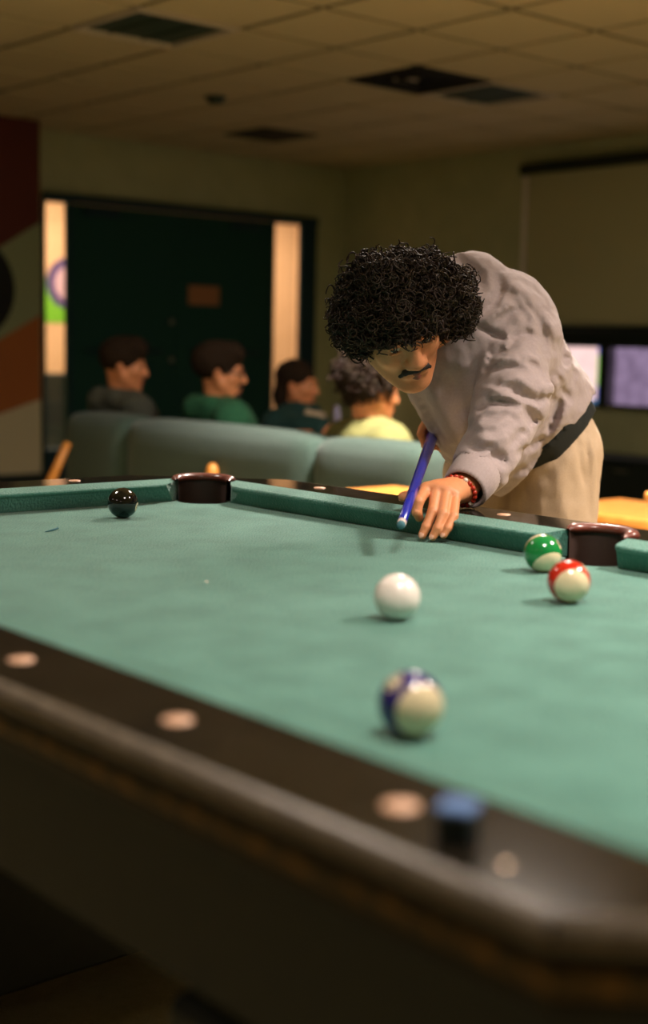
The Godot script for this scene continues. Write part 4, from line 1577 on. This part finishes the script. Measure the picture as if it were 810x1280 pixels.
	part("cuff", cuff_mesh(cuff_a, cuff_b, 0.046, 0.0415), mats.hoodie, hoodie)
	# black shirt under the hem, trousers
	var ts := [["c", at(640, 500, 2.9), at(680, 552, 3.035), 0.13, 0.134, 0.03], ["p", h1 + hn * 0.03, hn], ["p", h1 - hn * 0.02, -hn], ["n", 12.0, 0.004, 5]]
	part("shirt", sdf_mesh(ts, 0.009), mats.black_shirt, person)
	var tr := [["c", at(662, 560, 3.04), at(674, 556, 3.03), 0.128, 0.127, 0.03], ["c", hipL, kneeL, 0.104, 0.082, 0.04], ["c", kneeL, footL + Vector3(0, 0.03, 0), 0.082, 0.066, 0.03], ["c", hipR, kneeR, 0.102, 0.08, 0.04], ["c", kneeR, footR + Vector3(0, 0.03, 0), 0.08, 0.066, 0.03]]
	# side pocket seam and folds
	for f in [[[[722, 545], [727, 580], [732, 612]], 0.005, 0.014], [[[737, 520], [742, 580], [742, 645]], 0.008, -0.006], [[[730, 530], [736, 580], [738, 645]], 0.007, 0.008],
			[[[640, 598], [634, 625], [632, 655]], 0.009, 0.014], [[[655, 590], [662, 620], [660, 655]], 0.014, 0.008], [[[690, 570], [702, 610], [704, 655]], 0.016, -0.006], [[[700, 560], [690, 590], [668, 605]], 0.012, 0.007]]:
		tr.append(["gp", f[0], f[1], f[2]])
	tr.append(["n", 8.0, 0.006, 31])
	tr.append(["n", 30.0, 0.002, 32])
	part("trousers", sdf_mesh(tr, 0.0075), mats.trousers, person)
	for f in [footL, footR]:
		part("shoe", sdf_mesh([["c", f + Vector3(0, -0.035, -0.02), f + Vector3(0.07, -0.045, 0.15), 0.05, 0.042, 0.02], ["c", f + Vector3(0, 0.02, -0.01), f + Vector3(0, -0.03, -0.01), 0.05, 0.05, 0.02], ["p", f + Vector3(0, -0.088, 0), Vector3.DOWN]], 0.01), mats.shoe, person)
	# hair
	var vols := [[at(512, 376, 2.57), cam_basis, Vector3(0.118, 0.09, 0.118)], [at(458, 398, 2.55), cam_basis, Vector3(0.06, 0.068, 0.085)], [at(476, 364, 2.53), cam_basis, Vector3(0.07, 0.062, 0.09)], [at(560, 380, 2.6), cam_basis, Vector3(0.05, 0.066, 0.085)], [at(492, 402, 2.52), cam_basis, Vector3(0.085, 0.062, 0.075)]]
	var inv := hb.transposed()
	var bald := func(p: Vector3) -> bool:
		var q := inv * (p - hc)
		return q.z > 0.03 and q.y < 0.016 - 0.03 * q.x and absf(q.x) < 0.09 or q.y < -0.06
	var base := []
	for v in vols:
		base.append(["e", v[0], v[1], (v[2] as Vector3) * 0.88, 0.02])
	base.append(["-e", H.call(0.0, -0.068, 0.1), hb, Vector3(0.078, 0.09, 0.075), 0.012])
	base.append(["p", H.call(0, -0.055, 0), -U])
	base.append(["n", 40.0, 0.012, 41])
	var hair := part("hair", sdf_mesh(base, 0.006), mats.hair_base, person)
	hair.set_meta("label", "big dark brown curly hair")
	part("curls", curls(vols, 11000, bald, 0.0016, 91), mats.curl, hair).set_meta("kind", "stuff")
	# bead bracelet round the left wrist
	var br := part("bracelet", tube(ring_points(at(574, 614, 2.448), (cuff_a - cuff_b).normalized(), 0.0305, 20), ring_radii(21, 0.0012), 5, false), mats.bead_red, person)
	var bp := ring_points(at(574, 614, 2.448), (cuff_a - cuff_b).normalized(), 0.0305, 20)
	var bm := SphereMesh.new()
	bm.radius = 0.0046
	bm.height = 0.0092
	bm.radial_segments = 12
	bm.rings = 6
	for i in 20:
		part("bead", bm, mats.bead_white if i % 7 == 3 else mats.bead_red, br, bp[i])
	# cue
	var cue := thing("cue_stick", "glossy blue cue stick held over the rail", "cue stick", Vector3.ZERO)
	var P := func(s: float) -> Vector3: return tipc + cdir * s
	part("shaft", tube([P.call(0.022), P.call(0.2), P.call(0.45), P.call(0.75), P.call(1.1), P.call(1.42)], [0.0072, 0.0085, 0.0105, 0.0125, 0.014, 0.0145], 18), mats.cue_blue, cue)
	part("ferrule", tube([P.call(0.007), P.call(0.0225)], [0.0072, 0.0073], 18), mats.ferrule, cue)
	part("tip", tube([P.call(-0.001), P.call(0.002), P.call(0.0075)], [0.004, 0.0066, 0.007], 18), mats.cue_tip, cue)
	part("bumper", tube([P.call(1.42), P.call(1.44)], [0.0145, 0.012], 16), mats.black, cue)
	rebase(cue, P.call(0.0))
	rebase(person, Vector3((footL.x + footR.x) / 2, 0, (footL.z + footR.z) / 2))

func cuff_mesh(a: Vector3, b: Vector3, ra: float, rb: float) -> ArrayMesh:
	# ribbed cuff: outer wall, rolled edge, inner wall
	var n := (b - a).normalized()
	var u := n.cross(Vector3.UP).normalized()
	var w := n.cross(u)
	var prof := [[0.0, ra - 0.006], [0.06, ra], [0.5, (ra + rb) / 2 + 0.001], [0.9, rb + 0.001], [0.98, rb - 0.001], [1.0, rb - 0.0035], [0.97, rb - 0.006], [0.6, rb - 0.007]]
	var st := smooth()
	var k := 72
	for j in prof.size() - 1:
		for i in k:
			var q := []
			for c in [[i, j], [i + 1, j], [i + 1, j + 1], [i, j + 1]]:
				var an: float = TAU * c[0] / k
				var p: Array = prof[c[1]]
				var r: float = p[1] + (0.0007 if int(c[0]) % 2 == 0 else -0.0007)
				q.append(a.lerp(b, p[0]) + (u * cos(an) + w * sin(an)) * r)
			var mid: float = TAU * (i + 0.5) / k
			var out: Vector3 = u * cos(mid) + w * sin(mid)
			var dr: float = prof[j + 1][1] - prof[j][1]
			var dl: float = (prof[j + 1][0] - prof[j][0]) * a.distance_to(b)
			quad(st, q[0], q[1], q[2], q[3], out * dl - n * dr)
	return done(st)

func ring_points(c: Vector3, n: Vector3, r: float, k: int) -> Array:
	var u := n.cross(Vector3.UP).normalized()
	var w := n.cross(u)
	var out := []
	for i in k + 1:
		var a := TAU * i / k
		out.append(c + (u * cos(a) + w * sin(a)) * r)
	return out

func ring_radii(k: int, r: float) -> Array:
	var out := []
	for i in k:
		out.append(r)
	return out

const FINGERS := [
	[[533, 611, 2.405, 0.0112], [523, 627, 2.365, 0.0102], [521, 640, 2.362, 0.0092], [524, 647, 2.372, 0.0082]],
	[[546, 611, 2.40, 0.0112], [541, 639, 2.362, 0.0098], [533, 658, 2.352, 0.0088], [528, 669, 2.350, 0.0078]],
	[[558, 614, 2.395, 0.011], [554, 642, 2.352, 0.0096], [547, 660, 2.342, 0.0086], [541, 671, 2.342, 0.0077]],
	[[569, 620, 2.395, 0.0102], [567, 645, 2.352, 0.0088], [560, 660, 2.340, 0.0078], [554.5, 669, 2.338, 0.007]]]

func left_hand(wr: Vector3, elbow: Vector3) -> Array:
	var o := []
	o.append(["c", wr + (elbow - wr) * 0.25, wr, 0.03, 0.0265, 0.01])
	var k := 0.014
	for f in FINGERS:
		var mcp: Vector3 = at(f[0][0], f[0][1], f[0][2])
		o.append(["c", wr + (mcp - wr) * 0.1, mcp, 0.018, 0.0125, k])
	for i in 3:
		var a: Vector3 = at(FINGERS[i][0][0], FINGERS[i][0][1], FINGERS[i][0][2])
		var b: Vector3 = at(FINGERS[i + 1][0][0], FINGERS[i + 1][0][1], FINGERS[i + 1][0][2])
		o.append(["c", (a * 0.75 + wr * 0.25), (b * 0.75 + wr * 0.25), 0.0125, 0.0125, 0.008])
	for f in FINGERS:
		for j in 3:
			var a: Vector3 = at(f[j][0], f[j][1], f[j][2])
			var b: Vector3 = at(f[j + 1][0], f[j + 1][1], f[j + 1][2])
			o.append(["c", a, b, f[j][3] * 0.93, f[j + 1][3] * 0.95, 0.003])
	# knuckle creases
	for f in FINGERS:
		for j in [1, 2]:
			var c: Vector3 = at(f[j][0], f[j][1] - 3, f[j][2] - 0.008)
			o.append(["g", c - cam_basis.x * 0.006, c + cam_basis.x * 0.006, 0.0022, 0.0012])
	# thumb: leaves the side of the palm near the wrist, crosses under the cue
	var t0 := wr.lerp(at(533, 611, 2.405), 0.3) + Vector3(0, -0.012, 0)
	var t1 := at(531, 617, 2.44)
	var t2 := at(515, 620, 2.445)
	var t3 := at(504, 621, 2.43)
	o.append(["c", t0, t1, 0.019, 0.0135, 0.012])
	o.append(["c", t1, t2, 0.0132, 0.0115, 0.005])
	o.append(["c", t2, t3, 0.0112, 0.0092, 0.003])
	return o

func nails(person: Node3D) -> void:
	for f in [FINGERS[1], FINGERS[2], FINGERS[3]]:
		var a: Vector3 = at(f[2][0], f[2][1], f[2][2])
		var b: Vector3 = at(f[3][0], f[3][1], f[3][2])
		var ax := (b - a).normalized()
		var up := (Vector3.UP * 0.75 + cam_basis.z * 0.65).normalized()
		up = (up - ax * up.dot(ax)).normalized()
		var bs := Basis(ax.cross(up), up, ax)
		var r: float = f[3][3]
		part("nail", sdf_mesh([["e", b + up * r * 0.72 + ax * 0.0008, bs, Vector3(r * 0.62, r * 0.26, r * 0.85), 0.001]], 0.0013), mats.nail, person)

func right_hand(grip: Vector3, cdir: Vector3, wr: Vector3) -> Array:
	var o := []
	# palm above the cue, fingers curled round it
	var side := cdir.cross(Vector3.UP).normalized()
	var up := side.cross(cdir).normalized()
	o.append(["c", wr, grip + up * 0.03, 0.026, 0.022, 0.01])
	o.append(["c", grip + up * 0.028 + cdir * 0.032, grip + up * 0.028 - cdir * 0.032, 0.016, 0.016, 0.012])
	for i in 4:
		var c := grip + cdir * (0.03 - 0.02 * i)
		var r := 0.0088 - 0.0005 * i
		var p := [c + up * 0.03 - side * 0.014, c - side * 0.026 + up * 0.002, c - side * 0.016 - up * 0.022, c + side * 0.008 - up * 0.024]
		for j in 3:
			o.append(["c", p[j], p[j + 1], r, r * 0.93, 0.004])
	var t0 := grip + up * 0.03 - cdir * 0.03 + side * 0.012
	o.append(["c", t0, grip + side * 0.026 - cdir * 0.04, 0.012, 0.0105, 0.008])
	o.append(["c", grip + side * 0.026 - cdir * 0.04, grip + side * 0.018 - cdir * 0.052 - up * 0.02, 0.0105, 0.009, 0.003])
	return o

func hoodie_folds() -> Array:
	# folds as drawn in the photograph: points, half width, depth (below zero for a ridge)
	var g := [
		[[[597, 406], [615, 417], [632, 424]], 0.006, 0.021],
		[[[634, 438], [645, 421], [659, 417], [674, 420], [681, 430]], 0.008, 0.024],
		[[[634, 432], [617, 444], [599, 474]], 0.009, 0.022],
		[[[607, 456], [622, 443], [634, 438]], 0.007, 0.021],
		[[[609, 452], [654, 444], [681, 452]], 0.014, -0.012],
		[[[624, 479], [646, 472], [669, 486]], 0.013, -0.013],
		[[[634, 485], [656, 495], [671, 501], [683, 496]], 0.010, 0.017],
		[[[598, 512], [609, 503], [624, 501], [650, 507]], 0.008, 0.024],
		[[[602, 508], [624, 496], [654, 500]], 0.012, -0.013],
		[[[657, 511], [664, 521], [671, 532]], 0.013, 0.024],
		[[[612, 567], [622, 572], [635, 579]], 0.011, 0.022],
		[[[592, 548], [619, 551], [642, 538]], 0.014, -0.012],
		[[[588, 560], [605, 562], [622, 556]], 0.01, 0.012],
		[[[566, 578], [580, 575], [597, 582], [607, 595], [610, 612], [607, 622]], 0.006, 0.021],
		[[[648, 568], [666, 558], [684, 544]], 0.007, 0.024],
		[[[634, 597], [659, 585], [678, 568], [687, 548]], 0.009, 0.015],
		[[[684, 496], [697, 503]], 0.006, 0.021],
		[[[701, 498], [693, 523], [684, 545]], 0.008, 0.027],
		[[[718, 440], [719, 455]], 0.007, 0.024],
		[[[708, 533], [693, 553], [680, 568]], 0.008, 0.015],
		[[[714, 505], [704, 525], [690, 548]], 0.012, -0.009],
		[[[670, 380], [678, 409], [683, 432], [685, 470]], 0.013, 0.015],
		[[[684, 486], [699, 479], [718, 447]], 0.014, -0.015],
		[[[690, 415], [705, 440], [712, 470]], 0.014, 0.009],
		[[[602, 404], [631, 384], [658, 371]], 0.013, -0.013],
		[[[616, 402], [648, 387], [666, 399]], 0.011, 0.013],
		[[[640, 396], [660, 392], [674, 404]], 0.012, -0.009],
		[[[620, 340], [626, 362], [618, 380], [601, 392]], 0.010, 0.030],
		[[[566, 320], [582, 332], [597, 345], [603, 362]], 0.013, 0.024],
		[[[640, 352], [672, 385], [702, 432]], 0.012, -0.010],
		[[[652, 372], [684, 414], [708, 462]], 0.009, 0.010],
		[[[614, 352], [642, 374], [662, 400]], 0.010, 0.010],
		[[[700, 420], [716, 450], [726, 480]], 0.011, -0.009],
		[[[660, 452], [676, 462], [684, 476]], 0.009, 0.012],
		[[[606, 462], [632, 458], [660, 464]], 0.008, 0.010],
		[[[604, 486], [630, 490], [648, 486]], 0.009, -0.010],
		[[[600, 524], [628, 520], [652, 524]], 0.009, 0.010],
		[[[592, 534], [618, 532], [648, 516]], 0.010, -0.010],
		[[[640, 556], [650, 542], [662, 538]], 0.008, 0.012],
		[[[580, 566], [600, 570], [616, 562]], 0.008, -0.008],
		[[[696, 470], [704, 490], [716, 500]], 0.009, 0.010],
		[[[512, 472], [530, 505], [548, 545]], 0.012, 0.012],
		[[[535, 480], [560, 520], [575, 560]], 0.014, -0.011],
		[[[560, 460], [580, 510], [590, 560]], 0.016, 0.013]]
	var o := []
	for a in g:
		o.append(["gp", a[0], a[1], a[2]])
	return o

func sitter(cfg: Dictionary) -> void:
	var hp: Vector3 = cfg.head
	var person := thing("person", cfg.label, "person", Vector3.ZERO)
	var F: Vector3 = (cfg.look as Vector3).normalized()
	var X := Vector3.UP.cross(F).normalized()
	var U := F.cross(X)
	var hb := Basis(X, U, F)
	var s := 1.0
	var bf: Vector3 = (cfg.face as Vector3).normalized()      # where the body faces
	var bx := Vector3.UP.cross(bf).normalized()
	var hip: Vector3 = Vector3(hp.x, 0, hp.z) - bf * float(cfg.get("lean", -0.06))
	hip.y = 0.53
	var neck := hp + Vector3(0, -0.13, 0) - F * 0.02
	var chest := neck.lerp(hip, 0.42) - bf * 0.0
	var shl := neck + bx * 0.17 + Vector3(0, -0.075, 0)
	var shr := neck - bx * 0.17 + Vector3(0, -0.075, 0)
	var hl := hip + bx * 0.09 + Vector3(0, -0.02, 0)
	var hr := hip - bx * 0.09 + Vector3(0, -0.02, 0)
	var kl := hl + bf * 0.42 + bx * 0.06
	var kr := hr + bf * 0.42 - bx * 0.06
	var fl := Vector3(kl.x, 0.08, kl.z) + bf * 0.04
	var fr := Vector3(kr.x, 0.08, kr.z) + bf * 0.04
	var el: Vector3 = cfg.get("elbow_l", shl + Vector3(0, -0.26, 0) + bx * 0.07 - bf * 0.02)
	var er: Vector3 = cfg.get("elbow_r", shr + Vector3(0, -0.26, 0) - bx * 0.07 - bf * 0.02)
	var wl: Vector3 = cfg.get("hand_l", kl + Vector3(0, 0.1, 0) - bf * 0.12)
	var wr: Vector3 = cfg.get("hand_r", kr + Vector3(0, 0.1, 0) - bf * 0.12)
	var bodyops := [["c", chest, hip, 0.12, 0.12, 0.05], ["c", neck, chest, 0.055, 0.1, 0.05], ["c", shl, chest, 0.055, 0.08, 0.05], ["c", shr, chest, 0.055, 0.08, 0.05],
		["c", shl, el, 0.046, 0.04, 0.02], ["c", el, wl, 0.04, 0.028, 0.02], ["c", shr, er, 0.046, 0.04, 0.02], ["c", er, wr, 0.04, 0.028, 0.02],
		["c", hip, hl, 0.1, 0.08, 0.03], ["c", hip, hr, 0.1, 0.08, 0.03], ["c", hl, kl, 0.075, 0.055, 0.03], ["c", kl, fl, 0.055, 0.04, 0.03], ["c", hr, kr, 0.075, 0.055, 0.03], ["c", kr, fr, 0.055, 0.04, 0.03]]
	var ho := head_ops(hp, hb, s)
	ho.append(["c", hp + hb * Vector3(0, -0.05, -0.03), neck, 0.05, 0.055, 0.03])
	var hands := []
	for hnd in [[wl, el], [wr, er]]:
		var d: Vector3 = (hnd[0] - hnd[1]).normalized()
		var sd := d.cross(Vector3.UP).normalized()
		hands.append(["c", hnd[0], hnd[0] + d * 0.08, 0.026, 0.03, 0.01])
		for i in 4:
			var b0: Vector3 = hnd[0] + d * 0.09 + sd * (0.027 - 0.018 * i)
			hands.append(["c", b0, b0 + d * (0.04 + 0.006 * [0, 1, 1, -1][i]) + Vector3(0, -0.012, 0), 0.0095, 0.0085, 0.004])
			hands.append(["c", b0 + d * (0.04 + 0.006 * [0, 1, 1, -1][i]) + Vector3(0, -0.012, 0), b0 + d * 0.058 + Vector3(0, -0.034, 0), 0.0085, 0.0075, 0.004])
		hands.append(["c", hnd[0] + d * 0.03 + sd * 0.02, hnd[0] + d * 0.075 + sd * 0.048, 0.011, 0.009, 0.006])
	part("body", merge([sdf(bodyops, 0.018), sdf(ho, 0.0065), sdf(hands, 0.006)]), mats.skin, person)
	face_parts(person, hp, hb, s, false, cfg.get("moustache", false), cfg.get("beard", false))
	# top
	var top := [["c", chest, hip + Vector3(0, -0.02, 0), 0.155, 0.15, 0.05], ["c", neck + Vector3(0, -0.05, 0), chest, 0.075, 0.13, 0.06], ["c", shl, chest, 0.085, 0.1, 0.06], ["c", shr, chest, 0.085, 0.1, 0.06]]
	if cfg.get("short", false):
		top.append_array([["c", shl, shl.lerp(el, 0.75), 0.075, 0.07, 0.02], ["c", shr, shr.lerp(er, 0.75), 0.075, 0.07, 0.02]])
	else:
		top.append_array([["c", shl, el, 0.075, 0.062, 0.03], ["c", el, wl, 0.062, 0.046, 0.02], ["c", shr, er, 0.075, 0.062, 0.03], ["c", er, wr, 0.062, 0.046, 0.02]])
	if cfg.get("hood", false):
		top.append(["c", neck - bf * 0.07 + bx * 0.09 + Vector3(0, -0.02, 0), neck - bf * 0.1 + Vector3(0, -0.035, 0), 0.05, 0.06, 0.03])
		top.append(["c", neck - bf * 0.07 - bx * 0.09 + Vector3(0, -0.02, 0), neck - bf * 0.1 + Vector3(0, -0.035, 0), 0.05, 0.06, 0.03])
	top.append(["n", 9.0, 0.012, 3])
	part(cfg.top_name, sdf_mesh(top, 0.014), cfg.top, person)
	var tr := [["c", hip + Vector3(0, -0.02, 0), hl, 0.135, 0.1, 0.04], ["c", hip + Vector3(0, -0.02, 0), hr, 0.135, 0.1, 0.04], ["c", hl, kl, 0.095, 0.075, 0.03], ["c", kl, fl + Vector3(0, 0.04, 0), 0.075, 0.06, 0.03], ["c", hr, kr, 0.095, 0.075, 0.03], ["c", kr, fr + Vector3(0, 0.04, 0), 0.075, 0.06, 0.03]]
	part("trousers", sdf_mesh(tr, 0.016), mats.black_shirt, person)
	for f in [fl, fr]:
		part("shoe", sdf_mesh([["c", f + Vector3(0, -0.03, 0) - bf * 0.04, f + bf * 0.16 + Vector3(0, -0.04, 0), 0.045, 0.04, 0.02], ["p", f + Vector3(0, -0.079, 0), Vector3.DOWN]], 0.012), mats.shoe, person)
	# hair
	var vols: Array = []
	for v in cfg.hair:
		vols.append([hp + hb * (v[0] as Vector3), hb, v[1]])
	var base := []
	for v in vols:
		base.append(["e", v[0], hb, (v[2] as Vector3) * cfg.get("hair_fill", 0.95), 0.02])
	base.append(["-e", hp + hb * Vector3(0, -0.05, 0.095), hb, Vector3(0.07, 0.088, 0.075), 0.01])
	for e in [-1.0, 1.0]:
		base.append(["-e", hp + hb * Vector3(0.09 * e, -0.012, 0.0), hb, Vector3(0.03, 0.036, 0.026), 0.006])
	base.append(["n", 45.0, 0.01, 6])
	var hair := part("hair", sdf_mesh(base, 0.008), mats.hair_base, person)
	if cfg.get("curls", 0) > 0:
		var inv := hb.transposed()
		var bald := func(p: Vector3) -> bool:
			var q := inv * (p - hp)
			return q.z > 0.03 and q.y < 0.05 or q.y < -0.09
		part("curls", curls(vols, cfg.curls, bald, 0.0024, 17, 1.5, 3), mats.curl, hair).set_meta("kind", "stuff")
	if cfg.get("glasses", false):
		var P := func(x: float, y: float, z: float) -> Vector3: return hp + hb * Vector3(x, y, z)
		var gl := part("glasses", tube([P.call(-0.012, 0.004, 0.105), P.call(0.012, 0.004, 0.105)], [0.002, 0.002], 6), mats.black, person)
		for e in [-1.0, 1.0]:
			part("rim", tube(ring_points(P.call(0.034 * e, 0.001, 0.1), F, 0.022, 16), ring_radii(17, 0.0022), 6, false), mats.black, gl)
			part("temple", tube([P.call(0.056 * e, 0.004, 0.098), P.call(0.08 * e, 0.004, 0.0), P.call(0.078 * e, -0.012, -0.02)], [0.0025, 0.0025, 0.002], 6), mats.black, gl)
	rebase(person, Vector3(hip.x, 0, hip.z))

func build_sitters() -> void:
	var toTv := Vector3(0.62, 0, -0.78)
	textured("hood_grey", Color8(58, 62, 54), Color8(84, 86, 76), 0.95, 0.05, 4.0, 61)
	textured("hood_green", Color8(18, 66, 42), Color8(28, 86, 54), 0.95, 0.05, 4.0, 62)
	textured("jersey", Color8(14, 52, 52), Color8(22, 68, 66), 0.8, 0.05, 4.0, 63)
	textured("sweater_olive", Color8(114, 114, 66), Color8(138, 136, 84), 0.95, 0.08, 5.0, 64, 256, 1.0)
	var short := [[Vector3(0, 0.045, -0.02), Vector3(0.088, 0.092, 0.108)], [Vector3(0, 0.075, 0.03), Vector3(0.075, 0.055, 0.07)]]
	sitter({"label": "person in a dark grey hoodie with short black hair sitting on the sofa", "head": at(156, 458, 6.55), "look": Vector3(0.72, -0.08, -0.7), "face": Vector3(0.15, 0, -1), "top_name": "hoodie", "top": mats.hood_grey, "hair": [[Vector3(0, 0.05, -0.02), Vector3(0.1, 0.1, 0.115)], [Vector3(0, 0.09, 0.04), Vector3(0.085, 0.06, 0.07)]], "hood": true})
	sitter({"label": "person in a green hoodie with glasses and a dark beard on the sofa", "head": at(277, 466, 6.2), "look": Vector3(0.72, -0.06, -0.7), "face": Vector3(0.25, 0, -1), "top_name": "hoodie", "top": mats.hood_green, "hair": [[Vector3(0, 0.05, -0.03), Vector3(0.108, 0.1, 0.12)], [Vector3(0, 0.09, 0.035), Vector3(0.09, 0.055, 0.07)]], "beard": true, "moustache": true, "glasses": true, "hood": true})
	var p3 := at(373, 482, 7.1)
	sitter({"label": "person in a dark teal jersey with a white print sitting beyond the sofa", "head": p3, "look": Vector3(0.86, -0.05, -0.42), "face": Vector3(0.9, 0, -0.3), "top_name": "jersey", "top": mats.jersey, "short": true, "hair": [[Vector3(0, 0.045, -0.025), Vector3(0.094, 0.096, 0.112)], [Vector3(0, -0.05, -0.07), Vector3(0.085, 0.12, 0.06)]], "hand_r": at(360, 546, 6.85), "elbow_r": at(420, 541, 6.8)})
	var jersey_owner: Node3D = get_node("person_003")
	var pr := part("print", sdf_mesh([["e", at(394, 521, 6.93), cam_basis, Vector3(0.056, 0.03, 0.03), 0.005], ["e", at(385, 519, 6.93), cam_basis, Vector3(0.02, 0.034, 0.03), 0.005]], 0.008), mat("print_white", Color8(196, 176, 150), 0.8), jersey_owner)
	pr.position -= jersey_owner.position
	var sp := part("sleeve_stripe", sdf_mesh([["e", at(421, 521, 6.9), cam_basis, Vector3(0.02, 0.062, 0.05), 0.005]], 0.008), mat("stripe_lilac", Color8(170, 168, 206), 0.8), jersey_owner)
	sp.position -= jersey_owner.position
	var ot := thing("ottoman", "dark upholstered ottoman under the person in the teal jersey", "ottoman", Vector3(p3.x + 0.05, 0, p3.z - 0.02))
	part("cushion", cushion_box(Vector3(0.6, 0.2, 0.6), 0.05), mats.hood_grey, ot, Vector3(0, 0.29, 0))
	part("base", rbox(Vector3(0.52, 0.19, 0.52), 0.02), mats.black, ot, Vector3(0, 0.095, 0))
	sitter({"label": "person in an olive sweater with dark curly hair at the sofa end, seen from behind", "head": at(466, 488, 5.15), "look": Vector3(0.2, -0.1, -1.0), "face": Vector3(0.25, 0, -1), "top_name": "sweater", "top": mats.sweater_olive, "hair": [[Vector3(0, 0.05, -0.03), Vector3(0.112, 0.105, 0.122)]], "curls": 900, "hair_fill": 0.88})
